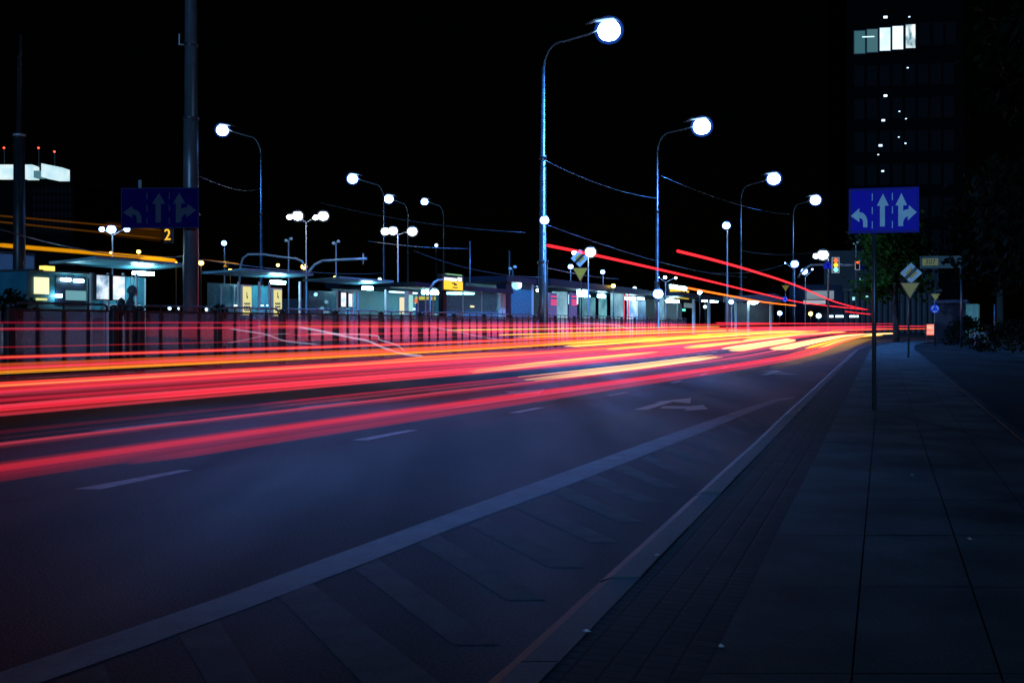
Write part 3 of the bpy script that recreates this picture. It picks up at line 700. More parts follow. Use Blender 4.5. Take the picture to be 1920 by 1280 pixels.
GF = 'tiny lights far beyond the platform'
rf = random.Random(21)
for px, py, r, mt in [(388, 580, .09, TUBES), (470, 571, .1, TUBES), (592, 552, .1, LBLUE), (604, 578, .1, TUBES), (612, 566, .09, TUBES), (684, 578, .1, TUBES), (690, 585, .1, TUBES), (712, 524, .09, LBLUE2), (742, 582, .1, TUBES), (818, 460, .08, TUBES), (905, 560, .1, LAMB), (918, 575, .08, TUBES), (990, 568, .09, TUBES), (1002, 575, .08, LBLUE2), (1160, 590, .1, LBLUE2), (1182, 545, .1, TUBES), (1190, 541, .1, TUBES), (1312, 548, .1, LBLUE), (1322, 575, .1, TUBES), (1384, 588, .1, TUBES), (1446, 590, .12, LBLUE2), (1462, 587, .12, LBLUE2), (1535, 592, .12, TUBES), (1520, 588, .1, LAMB), (336, 578, .08, TUBES), (318, 578, .08, TUBES)]:
    Y = rf.uniform(74, 96); t = thing('small_lamp', 'tiny light on a slim post far beyond the shelters, one of many alike', 'lamp post', ((px - 960) * Y / F, Y, 0), 0, GF)
    z = ZZ(py, Y); MB().tube([(0, 0, 0), (0, 0, z - r * .7)], .035, 6).build('pole', DARK, t, True); MB().ell((0, 0, z), r * 1.7, r * 1.7, r * 1.7, 10, 7).build('lamp_glow_globe', mt, t, True)
GLI = 'scraps of litter on the kerb and pavement'
SCR = pm('pale_scrap', (.6, .62, .65), .5, 0, .1, 9, 0)
for px, py, lab in [(1100, 1182, 'pale scrap of litter lying on the near kerb'), (1232, 1040, 'smaller pale scrap of litter on the kerb further up'), (1500, 768, 'pale scrap of litter on the brick paving near the wedge tip'), (1352, 1210, 'pale scrap of litter at the inner edge of the brick paving'), (1710, 890, 'pale scrap of litter on the slabs below the lane sign post'), (1818, 1010, 'pale scrap of litter on the right slabs')]:
    g = G(px, py, PZ + .006); m = MB(); a = rf.uniform(0, 3); n = 6
    ring = [(.018 * rf.uniform(.5, 1.3) * math.cos(6.283 * i / n), .010 * rf.uniform(.5, 1.3) * math.sin(6.283 * i / n)) for i in range(n)]
    m.add([(x, y, 0) for x, y in ring] + [(0, .002, .008)], [tuple(range(n))[::-1]] + [(i, (i + 1) % n, n) for i in range(n)])
    o = m.build('paper_scrap', SCR); o.location = g; o.rotation_euler = (0, 0, a); tag(o, lab, 'paper scrap', GLI)

# ------------------------------------------------------------------ road signs
def circ(cx, cz, r, n=28, a0=0, a1=2 * math.pi, end=False): return [(cx + r * math.cos(a0 + (a1 - a0) * i / n), cz + r * math.sin(a0 + (a1 - a0) * i / n)) for i in range(n + (1 if end else 0))]
def lane_sign(name, label, base, rz, W, Hh, zb, post_r, bm, wm, off=0.0, post=True):
    t = thing(name, label, 'road sign', base, rz)
    if post: MB().tube([(0, .06, 0), (0, .06, zb + Hh * .96)], post_r, 12).build('post', POLE, t, True)
    x0, x1 = off - W / 2, off + W / 2
    pn = B(x0, -.012, zb, x1, .012, zb + Hh).build('sign_panel', bm, t)
    e = .012
    bd = MB()
    for q in [(x0 + .01, zb + .01, x1 - .01, zb + .01 + e), (x0 + .01, zb + Hh - .01 - e, x1 - .01, zb + Hh - .01), (x0 + .01, zb + .022, x0 + .01 + e, zb + Hh - .022), (x1 - .01 - e, zb + .022, x1 - .01, zb + Hh - .022)]:
        bd.box(q[0], -.0145, q[1], q[2], -.0122, q[3])
    bd.build('border', wm if wm is SGREYD else SGREYD, pn)
    def U(u, v): return (x0 + u * W, zb + v * Hh)
    def poly(pts, nm):
        MB().prism([U(*p) for p in pts], -.015, -.0122).build(nm, wm, pn)
    # straight arrow
    poly([(.445, .14), (.515, .14), (.515, .60), (.57, .60), (.49, .87), (.40, .60), (.445, .60)], 'arrow')
    # straight and right
    poly([(.705, .14), (.775, .14), (.775, .24), (.80, .32), (.84, .355), (.84, .26), (.965, .44), (.855, .60), (.85, .51), (.80, .50), (.775, .47), (.775, .60), (.83, .60), (.75, .87), (.665, .60), (.705, .60)], 'arrow')
    # left turn
    poly([(.205, .13), (.265, .13), (.265, .28), (.245, .38), (.205, .45), (.15, .475), (.15, .56), (.025, .39), (.15, .25), (.15, .345), (.185, .325), (.203, .27)], 'arrow')
    for u in (.335, .622):
        for v in (.10, .42, .72):
            poly([(u - .006, v), (u + .006, v), (u + .006, v + .16), (u - .006, v + .16)], 'dash')
    return t
bs = G(1640, 769, PZ); Ys = bs.y
lane_sign('lane_sign', 'blue lane direction sign with three white arrows on a slim post on the pavement', bs, -math.atan(.25), 120 * Ys / F * 1.03, 84 * Ys / F, ZZ(437, Ys) - PZ, .025, SBLUE, SWHITE, .10)
Yq = 25.3
lane_sign('lane_sign', 'dark blue lane arrow sign hanging in front of the big mast at the left', ((300 - 960) * Yq / F, Yq, 0), -.05, 149 * Yq / F, 76 * Yq / F, ZZ(428, Yq), .04, SBLUED, SGREYD, 0, False)
tq = [o for o in C.objects if o.name.startswith('lane_sign') and o.location.y > 25][0]
B(-.57, .02, ZZ(428, Yq), -.50, .06, ZZ(337, Yq)).build('back_rail', POLE, tq)
MB().tube([(-.3, .05, ZZ(400, Yq)), (1.0, .05, ZZ(400, Yq)), (.86, .42, ZZ(400, Yq))], .03, 6).build('bracket', POLE, tq)
def priority_post(px, base_y, Y, dpx, dpy, dw, tpx, tpy, tw, label, base=0, round_px=None, diamond=True, rz=-.2):
    X = (px - 960) * Y / F; t = thing('sign_post', label, 'road sign', (X, Y, base), rz)
    top = ZZ((dpy - dw / 2) if diamond else tpy - 12, Y) - base
    MB().tube([(0, .05, 0), (0, .05, top)], .03, 10).build('post', POLE, t, True)
    if diamond:
        cx, cz, r = (dpx - px) * Y / F, ZZ(dpy, Y) - base, dw * Y / F / 2 * 1.05
        pn = MB().prism([(cx - r, cz), (cx, cz - r), (cx + r, cz), (cx, cz + r)], -.012, .01).build('diamond_plate', SWHITE, t)
        q = r * .55; MB().prism([(cx - q, cz), (cx, cz - q), (cx + q, cz), (cx, cz + q)], -.016, -.0125).build('yellow_field', SYEL, pn)
        k = r * .11; h2 = r * .5
        MB().prism([(cx - h2 - k, cz - h2 + k), (cx - h2 + k, cz - h2 - k), (cx + h2 + k, cz + h2 - k), (cx + h2 - k, cz + h2 + k)], -.020, -.0165).build('black_bar', BLACKP, pn)
    cx, r = (tpx - px) * Y / F, tw * Y / F / 2
    z1 = ZZ(tpy - tw * .43, Y) - base; z0 = ZZ(tpy + tw * .45, Y) - base
    pn = MB().prism([(cx - r, z1), (cx, z0), (cx + r, z1)], -.012, .01).build('triangle_plate', pm('sign_rim_dark_red', (.10, .02, .01), .5, 0, .1, 3, 0), t)
    MB().prism([(cx - r * .86, z1 - r * .08), (cx, z0 + r * .19), (cx + r * .86, z1 - r * .08)], -.016, -.0125).build('yellow_field', SYEL, pn)
    if round_px:
        cx, cz, r = (round_px[0] - px) * Y / F, ZZ(round_px[1], Y) - base, round_px[2] * Y / F
        pn = MB().prism(circ(cx, cz, r), -.012, .01).build('round_plate', pm('sign_bright_blue', (.01, .03, .75), .5, 0, .1, 3, 0), t)
        for k in range(3):
            a0 = math.pi / 2 + k * 2 * math.pi / 3 + .25; a1 = a0 + 1.5
            o_ = circ(cx, cz, r * .78, 8, a0, a1, True); i_ = circ(cx, cz, r * .52, 8, a0, a1, True)
            MB().prism(o_ + i_[::-1], -.016, -.0125).build('arrow', SWHITE, pn)
    return t
b2 = G(1702, 670, PZ)
priority_post(1704, 670, b2.y, 1708, 512, 37, 1706, 545, 36, 'end of priority diamond above a yellow triangle on a post on the right pavement', PZ)
priority_post(1753, 630, 47, 0, 0, 0, 1754, 558, 18, 'small yellow triangle above a blue roundabout disc on a post at the right', PZ, (1753, 579, 8), False)
priority_post(1090, 590, 49.5, 1087, 484, 32, 1088, 515, 31, 'end of priority diamond above a yellow triangle in front of the dark roofed shop', 0)
priority_post(1473, 600, 70, 0, 0, 0, 1473, 541, 15, 'small yellow triangle with blue disc below in the far red bend', 0, (1472, 561, 5), False)
# route number board
Y = 44; t = thing('direction_board', 'dark green direction board with yellow road number plate among the right trees', 'road sign', ((1760 - 960) * Y / F, Y, 0), -.2)
GRN = pm('sign_dark_green', (.010, .045, .035), .5, 0, .15, 3, 0)
k = Y / F
MB().tube([(.95, .06, 0), (.95, .06, ZZ(480, Y))], .05, 10).build('post', POLE, t, True)
B(-33 * k, -.015, ZZ(503, Y), 45 * k, .015, ZZ(480, Y)).build('board', GRN, t)
pn = B(-29 * k, -.022, ZZ(497.5, Y), -1 * k, -.016, ZZ(484.5, Y)).build('number_plate', SYEL, t)
lettering('307', 12.5 * k, 'number', BLACKP, pn, (-15 * k, -.027, ZZ(491, Y)))

# ------------------------------------------------------------------ traffic signals on gantry
Y = 84; t = thing('signal_gantry', 'pale gantry arm over the far road carrying signals and blue arrow signs', 'gantry', ((1555 - 960) * Y / F, Y, 0), 0)
def lg(px, py, dy=0): return ((px - 1555) * Y / F, dy, ZZ(py, Y))
MB().tube([lg(1553, 640), lg(1553, 505), lg(1550, 498), lg(1540, 496), lg(1520, 497), lg(1508, 505), lg(1496, 520)], .09, 10).build('bent_arm', POLEW, t, True)
MB().tube([lg(1575, 497), lg(1625, 497)], .11, 10).build('arm', POLEW, t, True)
MB().tube([lg(1552, 498), lg(1576, 497)], .09, 10).build('arm', POLEW, t, True)
GSG = 'traffic signals on the gantry'
def signal(px, py, lit, lab, s=1.0):
    q = P(px, py, Y - .5); t = thing('traffic_signal', lab, 'traffic signal', q, 0, GSG); k = Y / F * s
    B(-5.5 * k, 0, -13 * k, 5.5 * k, .3, 13 * k).build('housing', BLACKP, t, bevel=.02)
    fr = MB()
    for x0, z0, x1, z1 in [(-7, -14.5, 7, -13.2), (-7, 13.2, 7, 14.5), (-7, -13.2, -5.8, 13.2), (5.8, -13.2, 7, 13.2)]: fr.box(x0 * k, .02, z0 * k, x1 * k, .06, z1 * k)
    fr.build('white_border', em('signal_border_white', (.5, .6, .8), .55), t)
    for cz, c, nm in [(8.5, (1, .10, .02), 'red'), (0, (1, .45, .02), 'amber'), (-8.5, (.15, 1, .85), 'green')]:
        if nm in lit: MB().ell((0, -.03, cz * k), 4.2 * k, .08, 4.2 * k).build('signal_lens', em('signal_' + nm, c, 2.2 if nm != 'green' else 2.5), t, True)
        else: MB().ell((0, -.03, cz * k), 4 * k, .08, 4 * k).build('signal_lens', BLACKP, t, True)
    return t
signal(1567, 497, ('red', 'amber', 'green'), 'traffic signal with red amber and green all lit and a white border')
signal(1608, 497, ('red',), 'smaller traffic signal showing red at the tree edge', .62)
GBS = 'blue arrow signs on the gantry'
for px, lab in [(1553, 'blue arrow sign left of the traffic signal on the gantry'), (1615, 'blue arrow sign at the tree edge on the gantry')]:
    q = P(px, 497, Y - .25); t = thing('arrow_sign', lab, 'road sign', q, 0, GBS); k = Y / F
    pn = MB().prism([(-9 * k, -7 * k), (8 * k, -7 * k), (3 * k, 5 * k), (-1 * k, 8 * k), (-9 * k, 0)], 0, .03).build('sign_plate', pm('sign_vivid_blue', (.01, .02, .9), .5, 0, .1, 3, 0), t)
    MB().prism([(-2 * k, -5 * k), (1 * k, -5 * k), (1 * k, 0), (3 * k, 0), (-.5 * k, 4 * k), (-4 * k, 0), (-2 * k, 0)], -.01, -.002).build('arrow', SBLUE, pn)
Y = 84

# ------------------------------------------------------------------ tram stop buildings and shelters (facing the road, along the platform)
class Fac:
    """facade on the line X = SL*Y - c; local x = towards the road, local y = along"""
    def __init__(s, name, label, cat, px0, c, group=None, base=PLZ):
        s.c = c; s.y0 = YL(px0, c); s.base = base
        s.t = thing(name, label, cat, (SL * s.y0 - c, s.y0, base), RA, group)
    def yz(s, px, py):
        Y = YL(px, s.c); return (Y - s.y0) / CO, ZZ(py, Y) - s.base
    def rect(s, px0, py0, px1, py1, x0, x1, mb=None, foot=False):
        y0, za = s.yz(px0, py0); y1, _ = s.yz(px1, py0)
        ym = (px0 + px1) / 2; _, zt = s.yz(ym, py0); _, zb = s.yz(ym, py1)
        if foot: zb = 0
        return (mb or MB()).box(x0, y0, zb, x1, y1, zt)
    def add(s, nm, mat, px0, py0, px1, py1, x0=-.05, x1=.05, foot=False, parent=None):
        return s.rect(px0, py0, px1, py1, x0, x1, None, foot).build(nm, mat, parent or s.t)
def mullions(f, px0, px1, py, n, x, mat=None):
    for i in range(1, n):
        px = px0 + (px1 - px0) * i / n; f.add('mullion', mat or POLEW, px - .45, py, px + .45, 600, x, x + .05, True)
def postercase(f, px0, py0, px1, py1, mat, nm='poster_case'):
    fr = f.add(nm, DARK, px0, py0, px1, py1, .02, .14)
    f.add('lit_poster', mat, px0 + 1.6, py0 + 2.5, px1 - 1.6, py1 - 2, .142, .15, parent=fr)
    return fr
def canopy(f, px0, px1, zt, d0, d1, rise, mat, thick=.07):
    y0 = f.yz(px0, 500)[0]; y1 = f.yz(px1, 500)[0]; n = 8; top = []; 
    for i in range(n + 1):
        x = d0 + (d1 - d0) * i / n; u = i / n; top.append((x, zt + rise * (u ** 1.6)))
    m = MB(); vs = []
    for x, z in top: vs += [(x, y0, z), (x, y1, z), (x, y0, z + thick), (x, y1, z + thick)]
    fs = []
    for i in range(n):
        a, b = 4 * i, 4 * (i + 1)
        fs += [(a, a + 1, b + 1, b), (a + 2, b + 2, b + 3, a + 3), (a, b, b + 2, a + 2), (a + 1, a + 3, b + 3, b + 1)]
    fs += [(0, 2, 3, 1), (4 * n, 4 * n + 1, 4 * n + 3, 4 * n + 2)]
    m.add(vs, fs); return m.build('canopy', mat, f.t)
GSH = 'glass tram shelters'
CAN = pm('canopy_panel', (.12, .34, .44), .45, 0, .15, 2, .03)
WPOST1 = emv('timetable_print_light', ((.12, .25, .38), (.75, .88, 1.0)), 1.15, (1, 3.5, 3.0))
WPOST2 = emv('timetable_print_bright', ((.5, .7, .85), (1, 1, 1)), 1.15, (1, 4, 5))
YADV = em('yellow_advert_light', (1.0, .93, .38), .80)
WARMP = em('warm_panel_light', (1.0, .84, .50), 1.25)
# shelter 1
f = Fac('tram_shelter', 'glass tram shelter with two lit timetable cases and a person standing inside', 'shelter', 168, PC, GSH)
canopy(f, 160, 336, 2.42, -1.3, .35, .10, CAN)
for px in (169, 201, 229.5, 254): f.add('post', WHITEF, px - 1.2, 512, px + 1.2, 600, .0, .06, True)
for px in (230, 331): f.add('back_post', WHITEF, px - 1, 520, px + 1, 600, -1.25, -1.19, True)
postercase(f, 172, 514, 198, 563, WPOST1); postercase(f, 203, 516, 228, 564, WPOST2)
f.add('glass_wall', SGLASS, 168, 514, 330, 596, -1.23, -1.215)
f.add('bench', WHITEF, 255, 570, 300, 573, -1.1, -.7)
f.add('tube_lamp', TUBE, 276, 509, 307, 515, -.55, -.35); mullions(f, 230, 330, 516, 4, -1.20)
# shelter 2
f = Fac('tram_shelter', 'glass tram shelter between two yellow lit adverts with dark wave marks', 'shelter', 446, PC, GSH)
canopy(f, 440, 572, 2.44, -1.3, .35, .08, CAN)
for px in (446, 485, 504, 561): f.add('post', WHITEF, px - 1, 528, px + 1, 600, .0, .06, True)
for a in ((448, 534, 466, 592), (506, 540, 523, 594)):
    fr = f.add('advert_case', WHITEF, *a, .02, .13)
    ad = f.add('lit_advert', YADV, a[0] + 1, a[1] + 3, a[2] - 1, a[3] - 1, .132, .14, parent=fr)
    BLU = pm('advert_blue_ink', (.03, .05, .25), .6, 0, .1, 3, 0)
    for j, yy in enumerate((567, 573, 579)):
        m = MB(); n = 10
        for q in range(n):
            u = a[0] + 3 + (a[2] - a[0] - 7) * q / n
            off = 2.0 * abs(math.sin(q * math.pi / 4))
            f.rect(u, yy + off, u + 1.5, yy + off + 2.4, .141, .146, m)
        m.build('wave_mark', BLU, fr)
    m = MB(); f.rect(a[0] + 7.5, 548, a[0] + 8.6, 558, .141, .146, m); f.rect(a[0] + 8.7, 555, a[0] + 9.8, 560, .141, .147, m); m.build('ink_mark', BLACKP, fr)
f.add('glass_wall', SGLASS, 446, 532, 561, 598, -1.23, -1.215)
f.add('tube_lamp', TUBE, 529, 526, 549, 532, -.5, -.3); mullions(f, 446, 561, 534, 5, -1.20)
for px in (490, 496, 507, 538, 549): f.add('floor_light', TUBES, px - 1, 571, px + 1, 573.5, -1.1, -1.0)
# shelter 3
f = Fac('tram_shelter', 'glass tram shelter with two narrow lit posters, smallest of the three', 'shelter', 630, PC, GSH)
canopy(f, 622, 724, 2.42, -1.3, .35, .08, CAN)
for px in (631, 645, 658, 668, 722): f.add('post', WHITEF, px - .9, 543, px + .9, 602, .0, .06, True)
postercase(f, 632, 546, 644, 577, WPOST2); postercase(f, 646, 548, 656, 577, WPOST2)
f.add('glass_wall', SGLASS, 630, 546, 722, 600, -1.23, -1.215)
f.add('tube_lamp', TUBE, 699, 537, 712, 543, -.5, -.3); mullions(f, 668, 722, 548, 4, -1.20)
# left kiosk
f = Fac('kiosk', 'teal kiosk at the far left with a glowing cream window', 'kiosk', 50, PC + 1.2)
f.add('body', TEALW, 50, 511, 165, 600, -2.2, 0, True)
f.add('lit_panel', WARMP, 63, 520, 89, 551, .01, .06)
f.add('yellow_sign', em('yellow_sign_light', (1, .75, .15), 1.3), 71, 499, 90, 508, .05, .25)
f.add('window', NAVY, 103, 518, 160, 572, .005, .02)
f.add('tube_lamp', TUBE, 112, 522, 128, 527, .03, .1); f.add('tube_lamp', TUBE, 137, 524, 152, 529, .03, .1)
f.add('lit_sill', em('pale_teal_light', (.25, .65, .75), .5), 122, 545, 160, 563, .021, .03)
f.add('counter_light', TUBE, 101, 552, 109, 557, .05, .15)
f.add('yellow_strip', em('yellow_strip_light', (.9, .9, .3), .9), 66, 559, 86, 563, .02, .05)
f.add('eave', CONC, 46, 508, 168, 511.5, -2.3, .2)
# glass building far left
f = Fac('glass_building', 'dark blue glass building at the left edge behind the thin mast', 'building', -60, PC + 5)
f.add('wall', NAVY, -60, 470, 66, 600, -6, 0, True)
f.add('lit_glazing', emv('deep_blue_glazing', ((.0, .012, .05), (.002, .03, .11)), 1.0, (1, .3, .3)), -55, 476, 62, 552, .01, .04)
# canopy building
f = Fac('waiting_hall', 'glass waiting hall with two bright ceiling lights below the first yellow display', 'building', 763, PC, None)
f.add('roof', NAVY, 760, 536, 946, 544, -4, .5); mullions(f, 833, 938, 546, 3, -.02); mullions(f, 770, 826, 546, 4, -.02)
f.add('floor_slab', CONC, 763, 598, 945, 603, -3.8, .3)
f.add('back_wall', TEALW, 763, 545, 945, 600, -3.8, -3.7, True)
f.add('glass_wall', SGLASS, 828, 548, 938, 598, -.03, 0)
for a in ((762, 770), (935, 938), (940, 945)): f.add('column', WHITEF, a[0], 546, a[1], 600, -.1, .1, True)
f.add('column', NAVY, 826, 544, 833, 600, -.1, .12, True)
f.add('lit_poster', em('pale_green_panel', (.45, .95, .9), .75), 762.5, 553, 769.5, 585, .105, .13)
f.add('lit_poster', em('cream_panel', (1, .92, .6), .9), 787, 557, 793, 588, -1, -.9)
f.add('vending_machine', pm('machine_blue', (.02, .07, .3), .4, 0, .2, 3, 0), 813, 562, 826, 600, -.9, -.3, True)
f.add('machine_sign', em('machine_sign_yellow', (.9, .75, .1), .6), 811, 556, 826, 562, -.88, -.25)
f.add('orange_notice', em('orange_notice_light', (1, .25, .08), .8), 796, 560, 802, 568, -.5, -.45)
f.add('ceiling_light', TUBE, 841, 546, 859, 551, -1.4, -.7); f.add('ceiling_light', TUBE, 893, 546, 920, 551, -2.0, -.9); f.add('ceiling_light', TUBES, 775, 546.5, 822, 549, -1.2, -1.0)
f.add('globe_light', em('green_globe_light', (.3, 1, .75), 1.6), 836, 563, 843, 569, -1.6, -1.4)
f.add('bench', WHITEF, 846, 588, 897, 591, -1.0, -.5)
for px in (803, 811, 818): f.add('floor_light', TUBES, px - 1.2, 577.5, px + 1.2, 580.5, -1.2, -1.1)
m = MB(); f.rect(881, 573, 888, 576, .02, .04, m); m.build('lit_notice', WARMP, f.t)
# display on curved arm
f = Fac('departure_display', 'yellow departure display on a curved arm above the waiting hall roof', 'display', 832, PC - .8)
f.add('case', BLACKP, 829, 515, 869, 545, -.25, .0)
f.add('lit_screen', em('display_amber', (1, .62, .01), 1.25), 832, 527, 867, 543.5, .002, .02)
f.add('header_light', em('display_white', (.75, .95, 1), 2.2), 833, 521, 855, 526, .002, .03); f.add('header_light', em('display_white', (1, 1, 1), 2.2), 858, 520.5, 865, 527, .002, .03)
f.add('top_strip', em('display_green', (.3, .75, .35), .7), 838, 514, 866, 516, -.1, .015)
m = MB(); f.rect(846, 530, 853, 532, .021, .03, m); f.rect(850, 532, 856, 535, .021, .031, m); f.rect(848, 538, 857, 540, .021, .03, m); m.build('dark_glyph', BLACKP, f.t)
y, z = f.yz(806, 543)
MB().tube([(0, *f.yz(a, b)) for a, b in [(806, 545), (808, 537), (813, 530), (820, 525.5), (830, 524)]], .05, 8).build('curved_arm', POLEW, f.t, True)
MB().tube([(0, f.yz(806, 545)[0], f.yz(806, 545)[1]), (0, f.yz(806, 545)[0], -.3)], .05, 8).build('post', POLEW, f.t, True)
# kiosk 2
f = Fac('kiosk', 'tall glass kiosk with one round bright lamp left of the tallest lamp mast', 'kiosk', 946, PC)
f.add('roof', NAVY, 944, 520, 1000, 530, -2.4, .2)
f.add('side_frame', NAVY, 946, 530, 955, 600, -.2, .1, True)
f.add('rear_wall', TEALW, 946, 531, 999, 600, -2.3, -2.2, True)
f.add('glass_wall', SGLASS, 956, 531, 998, 599, -.03, 0)
y, z = f.yz(975, 534.5)
MB().ell((-.2, y, z), .25, .34, .26).build('round_lamp', em('kiosk_lamp', (.7, .93, 1), 9), f.t, True)
f.add('corner_post', WHITEF, 997, 531, 999, 600, -.05, .05, True)
# long dark roofed row
f = Fac('shop_row', 'long low shop row with dark roof and pale lit columns behind the far railing', 'building', 1016, PC, None)
f.add('roof', NAVY, 1014, 533, 1200, 545, -5, .6)
f.add('roof', NAVY, 1200.5, 548, 1262, 556, -5, .5)
f.add('back_wall', NAVY, 1016, 545, 1262, 602, -4.6, -4.5, True)
PALE = emv('pale_blue_column_light', ((.10, .28, .40), (.35, .68, .82)), .8, (1, .4, .8))
for a in ((1041, 1051), (1054, 1064), (1150, 1155), (1159, 1169), (1238, 1245)): f.add('lit_column', PALE, a[0], 547, a[1], 600, -.2, 0, True)
for a in ((1029, 1041), (1068, 1079)):
    fr = f.add('poster_board', em('violet_board_light', (.10, .09, .35), .7), a[0], 549, a[1], 600, -.05, .1, True)
    for yy in (555, 562, 566, 570): f.add('red_line', em('red_neon', (1, .04, .12), 1.6), a[0] + 1, yy, a[1] - 1, yy + 1.6, .102, .13, parent=fr)
for a in ((1024, 542, 1034, 547, TUBE), (1099, 543, 1112, 556, TUBE), (1083, 552, 1088, 570, TUBES), (1091, 552, 1095, 570, TUBES), (1112, 553, 1118, 560, TUBES), (1136, 552, 1146, 558, TUBE), (1187, 557, 1201, 562, TUBE), (1208, 557, 1218, 562, TUBES)):
    f.add('ceiling_light', a[4], *a[:4], -.6, -.4)
f.add('lit_window', emv('teal_window_light', ((.02, .12, .16), (.10, .35, .42)), .9, (1, .7, .9)), 1098, 557, 1126, 600, -.4, -.35, True)
f.add('lit_window', emv('white_blue_window_light', ((.1, .3, .8), (.75, .9, 1)), 1.2, (1, .8, .9)), 1184, 563, 1203, 600, -.35, -.3, True)
f.add('lit_window', emv('teal_window_light2', ((.03, .2, .25), (.2, .55, .6)), .9, (1, .7, .9)), 1133, 559, 1147, 600, -.4, -.35, True)
f.add('lit_window', emv('blue_window_light', ((.01, .06, .22), (.06, .22, .5)), .9, (1, .7, .9)), 1205, 563, 1219, 600, -.4, -.35, True)
for px in (1169, 1177): f.add('red_line', em('red_neon_dim', (1, .03, .05), .9), px, 552, px + 1.5, 600, .01, .03, True)
# display 2
f = Fac('departure_display', 'yellow departure display with white top light right of the shop row', 'display', 1255, PC - 1.4)
f.add('case', BLACKP, 1254, 534, 1293, 560, -.3, 0)
f.add('lit_screen', em('display_amber', (1, .62, .01), 1.25), 1256, 543, 1291, 559, .002, .03)
f.add('header_light', TUBE, 1256, 536, 1286, 542, .002, .06)
m = MB()
for a in ((1262, 547, 1272, 549), (1262, 551, 1270, 553), (1276, 546, 1280, 554), (1283, 545, 1286, 553)): f.rect(*a, .031, .045, m)
m.build('dark_glyph', BLACKP, f.t)
f.add('post', POLE, 1273, 560, 1275, 608, -.2, -.1, True)
# shelter row right
f = Fac('bus_shelter', 'long dark bus shelter with bright ceiling lights above the densest part of the stream', 'shelter', 1264, PC - 2, None)
f.add('roof', NAVY, 1264, 552, 1352, 560, -4, .4); 
f.add('back_wall', pm('violet_grey_wall', (.07, .065, .09), .6, 0, .3, .8, .05), 1264, 561, 1352, 604, -3.8, -3.7, True)
for px in (1302, 1330): f.add('column', WHITEF, px, 561, px + 2, 604, -.2, 0, True)
f.add('ceiling_light', TUBE, 1266, 562, 1280, 567, -.8, -.3); f.add('ceiling_light', TUBE, 1333, 561, 1352, 566, -.8, -.3)
f.add('hanging_sign', em('pale_sign_light', (.3, .45, .5), .35), 1289, 568, 1305, 577, -.3, -.25)
f.add('green_light', em('green_signal_light', (.1, .9, .6), 1.5), 1286, 579, 1290, 583, -.3, -.2)
# crosswise platform roof further along
Y = 82; t = thing('platform_roof', 'pale sloping platform roof in the haze of lights right of the bus shelter', 'shelter', (*P(1420, 608, Y).xy, 0), .1)
k = Y / F; VG = _m['violet_grey_wall']
def rel(px, py): return ((px - 1420) * k, ZZ(py, Y))
m = MB(); a = [rel(*p) for p in [(1365, 556), (1440, 551), (1468, 562), (1468, 565), (1365, 566)]]; m.prism(a, -1.5, 1.5); m.build('roof', pm('pale_roof', (.14, .15, .18), .5, 0, .2, 1, .05), t)
for px in (1378, 1402, 1446): x, z = rel(px, 565); B(x - .08, -.08, 0, x + .08, .08, z).build('column', WHITEF, t)
m = MB(); x0, z0 = rel(1370, 567); x1, z1 = rel(1465, 605); m.box(x0, 1.6, z1, x1, 1.7, z0); m.build('rear_wall', VG, t)
x, z = rel(1411, 566); MB().ell((x, -.2, z), .45, .2, .2).build('ceiling_light', TUBE, t, True)

# ------------------------------------------------------------------ far buildings
# left office with glowing rooftop boxes
Y = 105; k = Y / F; t = thing('office_building', 'dark office block at the far left with glowing white rooftop boxes', 'building', ((55 - 960) * k, Y, 0), 0)
def rl(px, py): return ((px - 55) * k, ZZ(py, Y))
x0, z0 = rl(-60, 340); x1, _ = rl(140, 340); B(x0, 0, 0, x1, 14, z0).build('wall', DBLD, t)
ROOFL = emv('rooftop_box_light', ((.45, .75, .85), (.85, 1, 1)), 1.0, (.5, .5, .4))
for a in [(-40, 309, 30, 333), (40, 309, 61, 334), (79, 310, 119, 340)]:
    x0, z1 = rl(a[0], a[1]); x1, z0 = rl(a[2], a[3]); b = MB()
    if a[0] == 79: b.prism([(x0, rl(79, 332)[1]), (x1, rl(119, 340)[1]), (x1, rl(119, 315)[1]), (x0, rl(79, 307)[1])], -.2, 1.5)
    else: b.box(x0, -.1, z0, x1, 1.5, z1)
    b.build('rooftop_box', ROOFL, t)
x0, z1 = rl(63, 320); x1, z0 = rl(76, 333); B(x0, 0, z0, x1, 1, z1).build('rooftop_box', em('dim_box_light', (.2, .5, .6), .35), t)
for px, py in [(3, 276), (68, 276), (98, 283)]:
    x, z = rl(px, py); an = MB().tube([(x, .6, rl(0, 312)[1]), (x, .6, z)], .06, 6).build('antenna', DARK, t); MB().ell((x, .5, z), .11, .11, .11).build('red_light', em('obstruction_red', (1, .06, .03), 4), an, True)
m = MB()
for i, (u, w2) in enumerate([(0, 3), (1.2, 2), (.3, 3), (0, 2.2), (.8, 3), (.2, 2), (.8, 2.6), (0, 3), (.6, 2)]):
    x, z = rl(40.5 + u, 416 + i * 4.4); x2, z2 = rl(40.5 + u + w2, 416 + i * 4.4 + 2.6); m.box(x, -.3, z2, x2, -.1, z)
m.build('vertical_lit_sign', em('vertical_sign_light', (.45, .85, 1), 1.2), t)
wv = MB()
for j in range(6):
    for i in range(10):
        x, z = rl(62 + i * 7.4, 352 + j * 15); wv.box(x, -.03, z - .55, x + .3, .03, z)
wv.build('window_row', pm('unlit_window', (.0025, .0035, .006), .6, 0, .2, 1, 0, spec=.05), t)
